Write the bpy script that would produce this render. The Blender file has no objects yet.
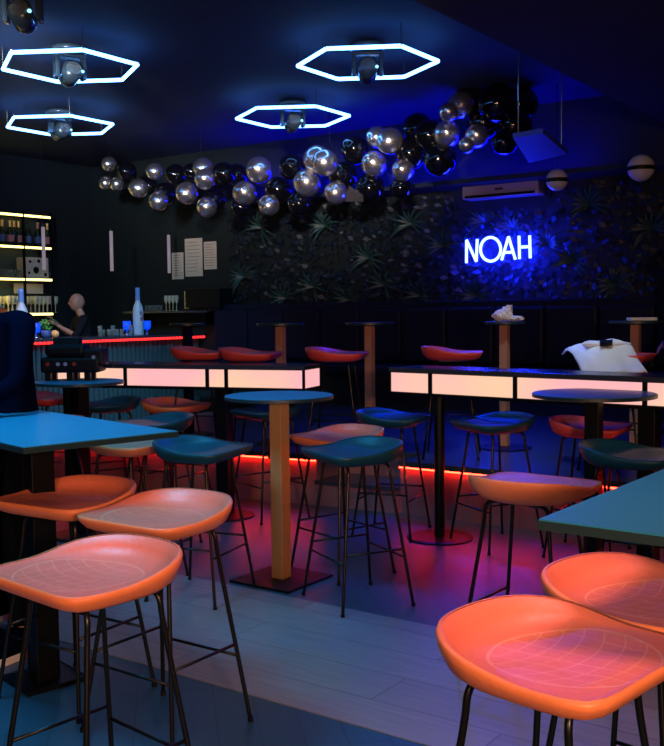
import bpy, bmesh, math, random
from mathutils import Vector, Matrix, Euler
random.seed(7)
C = bpy.context.scene
COL = C.collection
PI = math.pi
# ------------------------------------------------------------------ camera (room axes: x along the back wall, y towards it)
HC = 1.517
FPX = 980.0
YAW = math.radians(35.5); PITCH = math.atan(62/FPX); ROLL = math.radians(0.6)
cam = bpy.data.cameras.new('camera'); camo = bpy.data.objects.new('camera', cam); COL.objects.link(camo)
camo.location = (0, 0, HC)
CM = Matrix.Rotation(YAW, 4, 'Z') @ Matrix.Rotation(PI/2-PITCH, 4, 'X') @ Matrix.Rotation(-ROLL, 4, 'Z')
camo.rotation_euler = CM.to_euler()
cam.sensor_fit = 'VERTICAL'; cam.sensor_height = 36; cam.lens = FPX/746*36; cam.clip_start = 0.05
C.camera = camo
R3 = CM.to_3x3()
def ray(px, py): return R3 @ Vector(((px-332)/FPX, -(py-373)/FPX, -1))
def P(px, py, z):                       # the point seen at a pixel on the horizontal plane z
    r = ray(px, py); t = (z-HC)/r.z
    return Vector((r.x*t, r.y*t, z))
def PY(px, py, y):                      # ... on the plane parallel to the back wall
    r = ray(px, py); t = y/r.y
    return Vector((r.x*t, y, HC+r.z*t))
def PX(px, py, x):
    r = ray(px, py); t = x/r.x
    return Vector((x, r.y*t, HC+r.z*t))
def PF(px, d, z=0.0):                   # ... at a forward distance d and height z
    X = (px-332)/FPX*d; return Vector((X*math.cos(YAW)-d*math.sin(YAW), X*math.sin(YAW)+d*math.cos(YAW), z))
def PD(px, py, d):                      # ... at a distance
    return Vector((0, 0, HC)) + ray(px, py)*d
# ------------------------------------------------------------------ materials
def mat(name, col, rough=0.5, metal=0.0, bump=0.0, bscale=60, var=0.0, emis=None, es=0.0, coat=0.0, trans=0.0, ior=1.45, alpha=1.0, spec=0.5):
    m = bpy.data.materials.new(name); m.use_nodes = True
    n = m.node_tree.nodes; l = m.node_tree.links; b = n['Principled BSDF']
    b.inputs['Base Color'].default_value = (*col, 1); b.inputs['Roughness'].default_value = rough
    b.inputs['Metallic'].default_value = metal; b.inputs['Coat Weight'].default_value = coat
    b.inputs['Transmission Weight'].default_value = trans; b.inputs['IOR'].default_value = ior
    b.inputs['Alpha'].default_value = alpha; b.inputs['Specular IOR Level'].default_value = spec
    if emis: b.inputs['Emission Color'].default_value = (*emis, 1); b.inputs['Emission Strength'].default_value = es
    if bump or var:
        tc = n.new('ShaderNodeTexCoord'); nz = n.new('ShaderNodeTexNoise'); nz.inputs['Scale'].default_value = bscale
        nz.inputs['Detail'].default_value = 4
        l.new(tc.outputs['Object'], nz.inputs['Vector'])
        if bump:
            bp = n.new('ShaderNodeBump'); bp.inputs['Strength'].default_value = bump; bp.inputs['Distance'].default_value = 0.01
            l.new(nz.outputs['Fac'], bp.inputs['Height']); l.new(bp.outputs['Normal'], b.inputs['Normal'])
        if var:
            mx = n.new('ShaderNodeMix'); mx.data_type = 'RGBA'
            mx.inputs[6].default_value = (*[c*(1-var) for c in col], 1); mx.inputs[7].default_value = (*[min(1, c*(1+var)) for c in col], 1)
            l.new(nz.outputs['Fac'], mx.inputs[0]); l.new(mx.outputs[2], b.inputs['Base Color'])
    return m
def emit(name, col, s):
    return mat(name, (0.02, 0.02, 0.02), 0.4, emis=col, es=s)
def stitched(name, col, line, rough=0.4):
    m = mat(name, col, rough, bump=0.12, bscale=55, var=0.12)
    n = m.node_tree.nodes; l = m.node_tree.links; b = n['Principled BSDF']
    tc = n.new('ShaderNodeTexCoord'); sp = n.new('ShaderNodeSeparateXYZ'); l.new(tc.outputs['Object'], sp.inputs[0])
    def M(op, a, bb=None, c=None):
        q = n.new('ShaderNodeMath'); q.operation = op
        for i, v in enumerate((a, bb, c)):
            if v is None: continue
            if isinstance(v, (int, float)): q.inputs[i].default_value = v
            else: l.new(v, q.inputs[i])
        return q.outputs[0]
    X, Y = sp.outputs[0], sp.outputs[1]
    bow = M('MULTIPLY', M('MULTIPLY', X, X), 1.6)
    yy = M('ADD', Y, bow)
    bowx = M('MULTIPLY', X, M('ADD', M('MULTIPLY', Y, 0.8), 1.0))
    l1 = M('GREATER_THAN', M('ABSOLUTE', M('SUBTRACT', M('FRACT', M('ADD', M('DIVIDE', bowx, 0.052), 20.5)), 0.5)), 0.465)
    l2 = M('GREATER_THAN', M('ABSOLUTE', M('SUBTRACT', M('FRACT', M('ADD', M('DIVIDE', yy, 0.05), 20.5)), 0.5)), 0.465)
    r = M('SQRT', M('ADD', M('MULTIPLY', M('DIVIDE', X, 0.185), M('DIVIDE', X, 0.185)), M('MULTIPLY', M('DIVIDE', M('SUBTRACT', Y, 0.05), 0.175), M('DIVIDE', M('SUBTRACT', Y, 0.05), 0.175))))
    ins = M('LESS_THAN', r, 1.0)
    ring = M('LESS_THAN', M('ABSOLUTE', M('SUBTRACT', r, 1.0)), 0.018)
    f = M('MAXIMUM', ring, M('MULTIPLY', ins, M('MAXIMUM', l1, l2)))
    mx = n.new('ShaderNodeMix'); mx.data_type = 'RGBA'
    src = b.inputs['Base Color'].links[0].from_socket
    l.new(M('MULTIPLY', f, 0.6), mx.inputs[0]); l.new(src, mx.inputs[6]); mx.inputs[7].default_value = (*line, 1)
    l.new(mx.outputs[2], b.inputs['Base Color'])
    old = b.inputs['Normal'].links[0].from_socket
    bp = n.new('ShaderNodeBump'); bp.inputs['Strength'].default_value = 0.5; bp.inputs['Distance'].default_value = 0.003; bp.invert = True
    l.new(f, bp.inputs['Height']); l.new(old, bp.inputs['Normal']); l.new(bp.outputs['Normal'], b.inputs['Normal'])
    return m
MT = {}
MT['orange'] = mat('orange_leather', (0.82, 0.225, 0.085), 0.42, bump=0.15, bscale=45, var=0.08)
MT['orange_pad'] = stitched('orange_quilted_leather', (0.84, 0.20, 0.12), (1.0, 0.44, 0.28))
MT['teal'] = mat('teal_leather', (0.006, 0.055, 0.085), 0.42, bump=0.15, bscale=45, var=0.1)
MT['teal_pad'] = stitched('teal_quilted_leather', (0.008, 0.065, 0.095), (0.03, 0.12, 0.15))
MT['red'] = mat('red_lit_leather', (0.70, 0.07, 0.06), 0.45, bump=0.15, bscale=45, var=0.1)  # orange leather again, with the red light put into its colour
MT['red_pad'] = stitched('red_lit_quilted_leather', (0.70, 0.08, 0.07), (0.8, 0.2, 0.15))  # same for the pad: red light in the colour
MT['black_metal'] = mat('black_powder_coat', (0.002, 0.0025, 0.004), 0.45, 0.0, spec=0.25)
MT['rod'] = mat('black_rod', (0.004, 0.005, 0.006), 0.3, 0.0, spec=0.4)
MT['tabletop'] = mat('dark_laminate_tabletop', (0.015, 0.19, 0.32), 0.42, bump=0.05, bscale=140, var=0.12)
MT['edge'] = mat('tabletop_edge', (0.01, 0.03, 0.04), 0.4)
MT['gold'] = mat('brushed_bronze', (0.50, 0.27, 0.11), 0.45, 0.25, bump=0.05, bscale=80, var=0.1)
MT['brown'] = mat('brown_table_post', (0.42, 0.20, 0.14), 0.55, 0.0, var=0.1)
MT['wall'] = mat('dark_wall_paint', (0.006, 0.013, 0.017), 0.7, bump=0.05, bscale=30, var=0.2)
MT['ceil'] = mat('dark_ceiling_paint', (0.014, 0.026, 0.06), 0.85, bump=0.03, bscale=20, var=0.15)
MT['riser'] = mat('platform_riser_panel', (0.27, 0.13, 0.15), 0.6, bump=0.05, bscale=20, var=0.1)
MT['platform'] = mat('platform_deck_boards', (0.035, 0.045, 0.06), 0.3, bump=0.05, bscale=12, var=0.2)
MT['counter'] = mat('counter_top_black', (0.03, 0.035, 0.05), 0.22, var=0.1)
MT['barfront'] = mat('bar_front_slats', (0.055, 0.085, 0.10), 0.5, var=0.1)
MT['chrome'] = mat('chrome_latex', (0.88, 0.84, 0.80), 0.26, 0.95)
MT['blackball'] = mat('black_latex', (0.004, 0.004, 0.006), 0.07, 0.0, coat=0.5)
MT['hex'] = emit('cyan_neon_tube', (0.10, 0.36, 1.0), 11)
MT['neon'] = emit('blue_neon_tube', (0.014, 0.026, 1.0), 75.0)
MT['redled'] = emit('red_led', (1.0, 0.016, 0.006), 44.0)
MT['redled_bar'] = emit('red_led_bar', (1.0, 0.02, 0.02), 2.6)
MT['blueled'] = emit('blue_led', (0.0, 0.0, 1.0), 60)
MT['yellowled'] = emit('warm_shelf_led', (1.0, 0.80, 0.22), 4.0)
MT['tube'] = emit('pale_pendant_tube', (0.6, 0.5, 0.62), 0.35)
MT['sparkle'] = emit('cool_head_lamp', (0.3, 0.8, 1.0), 2.0)
MT['blueglow'] = emit('blue_glass_lamp', (0.0, 0.06, 1.0), 1.2)
MT['indred'] = emit('red_indicator', (1.0, 0.03, 0.03), 0.06)
MT['indblue'] = emit('pale_indicator', (0.4, 0.5, 1.0), 0.12)
MT['blackplastic'] = mat('black_plastic', (0.003, 0.004, 0.006), 0.45, spec=0.25)
MT['headplastic'] = mat('moving_head_casing', (0.05, 0.08, 0.10), 0.25, 0.3, coat=0.3)
MT['glass'] = mat('clear_glass', (0.85, 0.95, 0.95), 0.05, trans=0.85, alpha=0.55)
MT['lit_glass'] = mat('shelf_lit_glass', (0.9, 0.88, 0.7), 0.15, trans=0.3, alpha=0.75)  # shelf glow put into the colour: yellower and less clear than plain glass
MT['frost'] = mat('frosted_bottle_glass', (0.45, 0.58, 0.72), 0.3, var=0.25, bscale=14)
MT['frostblue'] = mat('blue_bottle_glass', (0.12, 0.3, 0.75), 0.3)
MT['darkglass'] = mat('dark_bottle_glass', (0.008, 0.02, 0.015), 0.12)
MT['goldfoil'] = mat('gold_foil', (0.75, 0.52, 0.2), 0.35, 0.6)
MT['pinklabel'] = mat('pink_label', (0.35, 0.16, 0.2), 0.6)
MT['bluelabel'] = mat('blue_label', (0.04, 0.09, 0.28), 0.6)
MT['carton'] = mat('speckled_carton', (0.55, 0.5, 0.42), 0.8, var=0.3, bscale=12)
MT['paper'] = mat('white_paper', (0.62, 0.56, 0.48), 0.8, var=0.06, bscale=8)
MT['ink'] = mat('printed_lines', (0.25, 0.2, 0.17), 0.8)
MT['cloth'] = mat('white_cotton', (0.82, 0.80, 0.82), 0.9, bump=0.3, bscale=40)
MT['skin'] = mat('skin', (0.42, 0.22, 0.16), 0.5, bump=0.05, bscale=60, var=0.08)
MT['shirt'] = mat('black_shirt', (0.008, 0.009, 0.013), 0.9, bump=0.3, bscale=30, spec=0.15)
MT['jacket'] = mat('dark_navy_jacket', (0.0012, 0.003, 0.012), 0.95, bump=0.4, bscale=14, spec=0.0)
MT['trousers'] = mat('dark_trousers', (0.004, 0.006, 0.012), 0.9, bump=0.2, bscale=30, spec=0.1)
MT['hair'] = mat('dark_hair', (0.02, 0.014, 0.01), 0.6, bump=0.6, bscale=90)
MT['eye'] = mat('eye', (0.03, 0.02, 0.02), 0.1)
MT['whiterubber'] = mat('white_rubber', (0.75, 0.72, 0.7), 0.6)
MT['leaf'] = mat('palm_leaf', (0.016, 0.055, 0.055), 0.45, var=0.3, bscale=10)
MT['darkleaf'] = mat('dark_foliage', (0.004, 0.014, 0.03), 0.5, var=0.4, bscale=6)
MT['lime'] = mat('lime_green', (0.1, 0.35, 0.06), 0.5)
MT['acrylic'] = mat('clear_acrylic', (0.6, 0.7, 0.9), 0.1, trans=0.9, alpha=0.12)
MT['ac'] = mat('air_conditioner_plastic', (0.36, 0.32, 0.38), 0.5)
MT['globe'] = mat('opal_globe_glass', (0.6, 0.6, 0.66), 0.3, coat=0.3)
MT['banquette'] = mat('banquette_vinyl', (0.007, 0.009, 0.03), 0.55, bump=0.1, bscale=20, var=0.1, spec=0.2)
MT['bluelit_patch'] = mat('blue_lit_ceiling_colour', (0.05, 0.08, 0.5), 0.6)  # blue light on the ceiling, put into the colour
MT['steel'] = mat('steel', (0.5, 0.5, 0.52), 0.25, 1.0)
def lit_panel_mat():
    m = bpy.data.materials.new('backlit_pink_panel'); m.use_nodes = True
    n = m.node_tree.nodes; l = m.node_tree.links; b = n['Principled BSDF']
    b.inputs['Base Color'].default_value = (0.05, 0.05, 0.05, 1)
    tc = n.new('ShaderNodeTexCoord'); nz = n.new('ShaderNodeTexNoise'); nz.inputs['Scale'].default_value = 1.3; nz.inputs['Detail'].default_value = 1
    cr = n.new('ShaderNodeValToRGB'); cr.color_ramp.elements[0].position = 0.38; cr.color_ramp.elements[1].position = 0.62
    cr.color_ramp.elements[0].color = (1.0, 0.48, 0.50, 1); cr.color_ramp.elements[1].color = (1.0, 0.62, 0.40, 1)
    l.new(tc.outputs['Object'], nz.inputs['Vector']); l.new(nz.outputs['Fac'], cr.inputs[0]); l.new(cr.outputs[0], b.inputs['Emission Color'])
    b.inputs['Emission Strength'].default_value = 1.0
    return m
MT['panel'] = lit_panel_mat()
def plank_mat(name, c1, c2, mortar, bw, rh, rough, rot=0.0, offs=0.5, streak=1.0, mort=0.004):
    m = bpy.data.materials.new(name); m.use_nodes = True
    n = m.node_tree.nodes; l = m.node_tree.links; b = n['Principled BSDF']
    tc = n.new('ShaderNodeTexCoord'); mp = n.new('ShaderNodeMapping'); mp.inputs['Rotation'].default_value = (0, 0, rot)
    br = n.new('ShaderNodeTexBrick'); br.offset = offs; br.inputs['Scale'].default_value = 1
    br.inputs['Brick Width'].default_value = bw; br.inputs['Row Height'].default_value = rh
    br.inputs['Mortar Size'].default_value = mort; br.inputs['Mortar Smooth'].default_value = 0.3
    br.inputs['Color1'].default_value = (*c1, 1); br.inputs['Color2'].default_value = (*c2, 1); br.inputs['Mortar'].default_value = (*mortar, 1)
    l.new(tc.outputs['Object'], mp.inputs[0]); l.new(mp.outputs[0], br.inputs['Vector'])
    m2 = n.new('ShaderNodeMapping'); m2.inputs['Scale'].default_value = (1.6, 22, 1); l.new(mp.outputs[0], m2.inputs[0])
    nz = n.new('ShaderNodeTexNoise'); nz.inputs['Scale'].default_value = 2.2; nz.inputs['Detail'].default_value = 6; nz.inputs['Distortion'].default_value = 0.6
    l.new(m2.outputs[0], nz.inputs['Vector'])
    cr = n.new('ShaderNodeMapRange'); cr.inputs[3].default_value = 1-0.45*streak; cr.inputs[4].default_value = 1+0.45*streak
    l.new(nz.outputs['Fac'], cr.inputs[0])
    vm = n.new('ShaderNodeVectorMath'); vm.operation = 'MULTIPLY'; l.new(br.outputs['Color'], vm.inputs[0]); l.new(cr.outputs[0], vm.inputs[1])
    l.new(vm.outputs[0], b.inputs['Base Color'])
    bp = n.new('ShaderNodeBump'); bp.inputs['Strength'].default_value = 0.15; bp.inputs['Distance'].default_value = 0.003
    l.new(nz.outputs['Fac'], bp.inputs['Height']); l.new(bp.outputs[0], b.inputs['Normal'])
    b.inputs['Roughness'].default_value = rough
    return m
MT['floor'] = plank_mat('dark_stone_tile_floor', (0.014, 0.060, 0.098), (0.019, 0.070, 0.112), (0.010, 0.04, 0.062), 0.6, 0.15, 0.38, rot=math.radians(45), streak=0.35)
MT['strip'] = plank_mat('pale_oak_planks', (0.20, 0.20, 0.215), (0.14, 0.145, 0.17), (0.08, 0.07, 0.075), 1.5, 0.26, 0.42, offs=0.37, streak=0.75, mort=0.003)
# ------------------------------------------------------------------ mesh helpers
def link(name, bm, m, parent=None, smooth=False, loc=None, kind=None):
    me = bpy.data.meshes.new(name); bmesh.ops.recalc_face_normals(bm, faces=bm.faces); bm.to_mesh(me); bm.free()
    for mm in (m if isinstance(m, (list, tuple)) else [m]): me.materials.append(mm)
    if smooth:
        for p in me.polygons: p.use_smooth = True
    o = bpy.data.objects.new(name, me); COL.objects.link(o)
    if parent: o.parent = parent
    if loc is not None: o.location = loc
    if kind: o['kind'] = kind
    return o
def box(bm, lo, hi, rot=None, bev=0.0):
    lo = Vector(lo); hi = Vector(hi)
    r = bmesh.ops.create_cube(bm, size=1)
    c = (lo+hi)/2; s = hi-lo
    for v in r['verts']:
        p = Vector((v.co.x*s.x, v.co.y*s.y, v.co.z*s.z))
        if rot: p = rot @ p
        v.co = p+c
    if bev:
        es = list({e for v in r['verts'] for e in v.link_edges})
        bmesh.ops.bevel(bm, geom=es, offset=bev, segments=2, affect='EDGES', profile=0.5)
def cyl(bm, a, b, r1, r2=None, seg=14, caps=True):
    a = Vector(a); b = Vector(b); r2 = r1 if r2 is None else r2
    d = b-a; q = Vector((0, 0, 1)).rotation_difference(d.normalized()).to_matrix().to_4x4()
    bmesh.ops.create_cone(bm, cap_ends=caps, segments=seg, radius1=r1, radius2=r2, depth=d.length, matrix=Matrix.Translation((a+b)/2) @ q)
def lathe(bm, prof, c=(0, 0, 0), seg=24):
    c = Vector(c); rings = []
    for r, z in prof:
        if r < 1e-6: rings.append([bm.verts.new(c+Vector((0, 0, z)))])
        else: rings.append([bm.verts.new(c+Vector((r*math.cos(2*PI*i/seg), r*math.sin(2*PI*i/seg), z))) for i in range(seg)])
    for A, B in zip(rings, rings[1:]):
        for i in range(seg):
            j = (i+1) % seg
            if len(A) == 1 and len(B) == 1: continue
            if len(A) == 1: bm.faces.new((A[0], B[j], B[i]))
            elif len(B) == 1: bm.faces.new((A[i], A[j], B[0]))
            else: bm.faces.new((A[i], A[j], B[j], B[i]))
def tube(bm, pts, r, seg=8, closed=False):
    pts = [Vector(p) for p in pts]; n = len(pts); rings = []
    up = None
    for i, p in enumerate(pts):
        if closed: t = (pts[(i+1) % n]-pts[i-1]).normalized()
        else: t = (pts[min(i+1, n-1)]-pts[max(i-1, 0)]).normalized()
        if up is None:
            up = t.orthogonal().normalized()
        up = (up-t*up.dot(t)).normalized(); s = t.cross(up)
        rr = r[i] if isinstance(r, (list, tuple)) else r
        rings.append([bm.verts.new(p+(up*math.cos(2*PI*k/seg)+s*math.sin(2*PI*k/seg))*rr) for k in range(seg)])
    m = n if closed else n-1
    for i in range(m):
        A, B = rings[i], rings[(i+1) % n]
        for k in range(seg):
            j = (k+1) % seg; bm.faces.new((A[k], A[j], B[j], B[k]))
    if not closed:
        bm.faces.new(rings[0][::-1]); bm.faces.new(rings[-1])
def prism(bm, pts, z0, z1):
    a = [bm.verts.new((p[0], p[1], z0)) for p in pts]; b = [bm.verts.new((p[0], p[1], z1)) for p in pts]
    n = len(pts); bm.faces.new(a[::-1]); bm.faces.new(b)
    for i in range(n): bm.faces.new((a[i], a[(i+1) % n], b[(i+1) % n], b[i]))
def smooth_path(pts, n=6):
    pts = [Vector(p) for p in pts]; out = []
    P4 = [pts[0]]+pts+[pts[-1]]
    for i in range(1, len(P4)-2):
        p0, p1, p2, p3 = P4[i-1], P4[i], P4[i+1], P4[i+2]
        for k in range(n):
            t = k/n
            out.append(0.5*((2*p1)+(-p0+p2)*t+(2*p0-5*p1+4*p2-p3)*t*t+(-p0+3*p1-3*p2+p3)*t**3))
    out.append(pts[-1]); return out
def thing(name, label, cat, loc=(0, 0, 0), rz=0.0, group=None):
    o = bpy.data.objects.new(name, None); COL.objects.link(o); o.empty_display_size = 0.1
    o.location = loc; o.rotation_euler = (0, 0, rz); tag(o, label, cat, group); return o
def tag(o, label, cat, group=None, kind=None):
    o['label'] = label; o['category'] = cat
    if group: o['group'] = group
    if kind: o['kind'] = kind
    return o
def dup(root, loc=None, rz=None, label=None, group=None, scale=None):
    r = root.copy(); COL.objects.link(r)
    if loc is not None: r.location = loc
    if rz is not None: r.rotation_euler = (0, 0, rz)
    if label: r['label'] = label
    if group: r['group'] = group
    if scale: r.scale = (scale,)*3
    def rec(src, dst):
        for ch in list(src.children):
            c = ch.copy(); COL.objects.link(c); c.parent = dst; rec(ch, c)
    rec(root, r); return r
NB = bmesh.new
# ------------------------------------------------------------------ the room
BW = 10.35        # back wall y
LW = -11.9        # left wall x
RW = 3.2; NW = -2.6; CEIL = 3.78
def wallbox(name, lo, hi, m): 
    b = NB(); box(b, lo, hi); return link(name, b, m, kind='structure')
wallbox('floor', (LW-0.2, NW-0.2, -0.1), (RW+0.2, BW+0.2, 0), MT['floor'])
wallbox('ceiling', (LW-0.2, NW-0.2, CEIL), (RW+0.2, BW+0.2, CEIL+0.1), MT['ceil'])
wallbox('wall_back', (LW-0.2, BW, 0), (RW+0.2, BW+0.15, CEIL), MT['wall'])
wallbox('wall_left', (LW-0.15, NW, 0), (LW, BW, CEIL), MT['wall'])
wallbox('wall_right', (RW, NW, 0), (RW+0.15, BW, CEIL), MT['wall'])
wallbox('wall_front', (LW, NW-0.15, 0), (RW, NW, CEIL), MT['wall'])
# pale plank strip set in the dark floor
far = (P(200, 580, 0).y+P(431, 625.5, 0).y)/2; near = (P(200, 682, 0).y+P(432, 746, 0).y)/2
wallbox('floor_planks', (LW+1.2, near, 0.0), (RW, far, 0.004), MT['strip'])
# dropped ceiling soffit on the right
SX = P(552, 68, 3.25).x
wallbox('ceiling_soffit', (SX, NW, 3.25), (RW, BW, CEIL), mat('soffit_black_paint', (0.006, 0.007, 0.012), 0.9))
# raised platform (polygon: the front edge measured at both ends)
PZ = 0.40
pL = P(100, 441, PZ); pL2 = P(314, 455, PZ); pR1 = P(398, 461, PZ); pR2 = P(613, 481, PZ)
d1 = (pL2-pL).normalized(); d2 = (pR2-pR1).normalized()
fl = pL-d1*0.9; fr = pR2+d2*3.0
nrm = Vector((-d2.y, d2.x, 0))
if nrm.y < 0: nrm = -nrm
NOTCH = 0.42
pts = [fl, pL2, pL2+nrm*NOTCH, pR1+nrm*NOTCH, pR1, fr, Vector((fr.x, BW, 0)), Vector((fl.x, BW, 0))]
b = NB(); prism(b, pts, 0.36, PZ); link('platform_deck', b, MT['platform'], kind='structure')
def inset(p, q, k=0.03): return p+q*k
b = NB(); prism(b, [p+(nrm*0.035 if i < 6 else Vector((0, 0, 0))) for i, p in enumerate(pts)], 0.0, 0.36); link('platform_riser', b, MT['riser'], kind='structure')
# step in the gap
b = NB(); prism(b, [pL2+nrm*0.02-d2*-0.0, pR1+nrm*0.02, pR1+nrm*(NOTCH+0.03), pL2+nrm*(NOTCH+0.03)], 0.0, 0.17); link('platform_step', b, MT['riser'], kind='structure')
b = NB(); prism(b, [pL2, pR1, pR1+nrm*NOTCH, pL2+nrm*NOTCH], 0.17, 0.20); link('platform_step_tread', b, MT['platform'], kind='structure')
def led_between(name, a, c, z, m, label, w=0.012, h=0.012, off=0.0):
    a = Vector((a.x, a.y, z)); c = Vector((c.x, c.y, z)); d = (c-a).normalized(); n = Vector((-d.y, d.x, 0))
    bm = NB(); prism(bm, [a+n*off, c+n*off, c+n*(off+w), a+n*(off+w)], z-h, z)
    o = link(name, bm, m); tag(o, label, 'light'); return o
led_between('led_strip', fl+nrm*0.002, pL2+nrm*0.002, 0.358, MT['redled'], 'red LED strip under the edge of the raised platform, left of the step', off=0.012)
led_between('led_strip', pR1+nrm*0.002, fr+nrm*0.002, 0.358, MT['redled'], 'red LED strip under the edge of the raised platform, right of the step', off=0.012)
# ------------------------------------------------------------------ stools
def seat_geo():
    N = 48
    def bound(i):
        th = 2*PI*i/N; cx, cy = math.cos(th), math.sin(th)
        w = (cy+1)/2
        n = 2.25+7.5*w**3; a = 0.247; bb = 0.232 if cy > 0 else 0.235
        k = (abs(cx)**n+abs(cy)**n)**(-1/n)
        y = cy*k*bb
        x = cx*k*a*(1.0-0.10*max(0, w-0.5)*0)
        return x, y, w
    B = [bound(i) for i in range(N)]
    def rim(w): 
        t = min(1, max(0, (0.70-w)/0.66)); t = t*t*(3-2*t)
        return 0.798+0.043*t
    def ring(bm, s, zf, dy=0.0, smax=None):
        return [bm.verts.new((x*s, y*s+dy, zf(rim(w), w))) for x, y, w in B]
    def stitch(bm, R):
        for A, Q in zip(R, R[1:]):
            for i in range(N):
                j = (i+1) % N; bm.faces.new((A[i], A[j], Q[j], Q[i]))
    def cap(bm, ringv, z, dy=0.0):
        c = bm.verts.new((0, dy, z))
        for i in range(N): bm.faces.new((ringv[i], ringv[(i+1) % N], c))
    z0 = 0.735
    shell = NB()
    R = [ring(shell, .40, lambda h, w: z0), ring(shell, .66, lambda h, w: z0+0.001), ring(shell, .80, lambda h, w: z0+0.004+0.08*(h-z0)),
         ring(shell, .91, lambda h, w: z0+0.34*(h-z0)), ring(shell, .98, lambda h, w: z0+0.70*(h-z0)), ring(shell, 1.0, lambda h, w: h-0.008),
         ring(shell, .985, lambda h, w: h+0.001), ring(shell, .955, lambda h, w: h+0.001)]
    stitch(shell, R); cap(shell, R[0], z0)
    pad = NB(); zc = 0.790
    T = lambda h: (h-.798)/.043      # 0 at the front, 1 at the back
    Q = [ring(pad, .957, lambda h, w: h-0.001), ring(pad, .93, lambda h, w: h-0.002), ring(pad, .86, lambda h, w: h-.005-.024*T(h)),
         ring(pad, .76, lambda h, w: zc+.004-.002*T(h)), ring(pad, .64, lambda h, w: zc+.002-.008*T(h)), ring(pad, .5, lambda h, w: zc-.001-.010*T(h)), ring(pad, .25, lambda h, w: zc-0.005-.006*T(h))]
    stitch(pad, Q); cap(pad, Q[-1], zc-0.008)
    return shell, pad
LEGS = [(-1, -1), (1, -1), (1, 1), (-1, 1)]
def make_stool(kind):
    t = thing('bar_stool', 'x', 'stool')
    shell, pad = seat_geo()
    s = link('seat', shell, MT[kind], t, smooth=True); p = link('seat_pad', pad, MT[kind+'_pad'], t, smooth=True)
    ft = []
    for sx, sy in LEGS:
        top = Vector((sx*0.135, sy*0.115, 0.728)); foot = Vector((sx*0.225, sy*0.205, 0.006)); ft.append((top, foot))
        b = NB()
        path = smooth_path([Vector((sx*0.06, sy*0.10, 0.731)), Vector((sx*0.115, sy*0.113, 0.729)), Vector((sx*0.140, sy*0.12, 0.705)), top.lerp(foot, 0.15), top.lerp(foot, 0.6), foot], 5)
        tube(b, path, 0.0085, 8); link('leg', b, MT['rod'], t, smooth=True)
        b = NB(); cyl(b, foot+Vector((0, 0, -0.006)), foot+Vector((0, 0, 0.012)), 0.011, 0.010, 10); link('foot_cap', b, MT['blackplastic'], t)
    for i in range(4):
        q = 0.66 if i % 2 == 0 else 0.60
        a = ft[i][0].lerp(ft[i][1], q); c = ft[(i+1) % 4][0].lerp(ft[(i+1) % 4][1], q)
        b = NB(); tube(b, [a, c], 0.006, 8); link('footrest_rail', b, MT['rod'], t, smooth=True)
    b = NB(); box(b, (-0.10, -0.09, 0.728), (0.10, 0.09, 0.737)); link('seat_plate', b, MT['rod'], t)
    return t
protos = {}
# azimuth: direction the open front of the seat faces, in the camera's plan (0 = away, 90 = right, 180 = towards camera)
def stool(kind, px, py, az, label, z=0.0, hz=0.80, group=None):
    loc = P(px, py, z+hz); loc.z = z
    rz = YAW - math.radians(az)
    if kind not in protos:
        protos[kind] = make_stool(kind); o = protos[kind]; o.location = loc; o.rotation_euler = (0, 0, rz)
        o['label'] = label
    else: o = dup(protos[kind], loc, rz, label)
    if group: o['group'] = group
    return o
G1 = 'orange bar stools'; G2 = 'teal bar stools'; G3 = 'red bar stools'
stool('orange', 553, 646, 134, 'orange leather bar stool nearest the camera at right, quilting lines across its seat', group=G1)
stool('orange', 640, 591, 134, 'orange leather bar stool cut by the right edge, directly behind the nearest right stool', group=G1)
stool('orange', 94, 567, 222, 'orange bar stool in the left foreground, lowest in the picture, with flat reddish seat', group=G1)
stool('orange', 163, 511, 215, 'orange bar stool second in the left row, its bowl seat over the pale planks', group=G1)
stool('orange', 72, 495, 212, 'orange bar stool tucked partly behind the black post of the left table', group=G1)
stool('orange', 530, 483, 38, 'orange bar stool seen from behind in front of the round black table', group=G1)
stool('orange', 341, 435, 232, 'pink-looking orange bar stool behind the dark teal one by the bronze post', group=G1)
stool('teal', 356, 449, 243, 'dark teal bar stool in front of the pink one, right of the bronze post', group=G2)
stool('teal', 199, 447, 112, 'teal bar stool just beyond the corner of the left rectangular table', group=G2)
stool('teal', 157, 421, 240, 'teal bar stool behind the left table corner, seat tilted bright towards the lights', group=G2)
stool('orange', 173, 404, 120, 'pinkish bar stool under the left lit counter, behind the bright teal one', group=G1)
stool('teal', 110, 403, 240, 'dark teal bar stool under the left lit counter, left of the pinkish one', group=G2)
stool('teal', 268, 409, 235, 'teal bar stool mostly hidden behind the round table with the bronze post', group=G2)
stool('teal', 391, 416, 112, 'teal bar stool at the gap between the two lit counters', group=G2)
stool('teal', 496, 421, 245, 'dark teal stool in shadow under the right counter, between black pole and round table', group=G2)
stool('red', 588, 425, 120, 'red seated bar stool behind the black post of the round right table', group=G3)
stool('teal', 628, 452, 120, 'teal bar stool at right edge, behind the near right table', group=G2)
stool('red', 44, 397, 110, 'red bar stool in the dark behind the left table, below the equipment table', group=G3)
stool('orange', 46, 424, 215, 'orange bar stool whose rim just shows above the far edge of the left table', group=G1)
stool('orange', 131, 441, 120, 'orange bar stool whose underside shows below the edge of the left table', group=G1)
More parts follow.
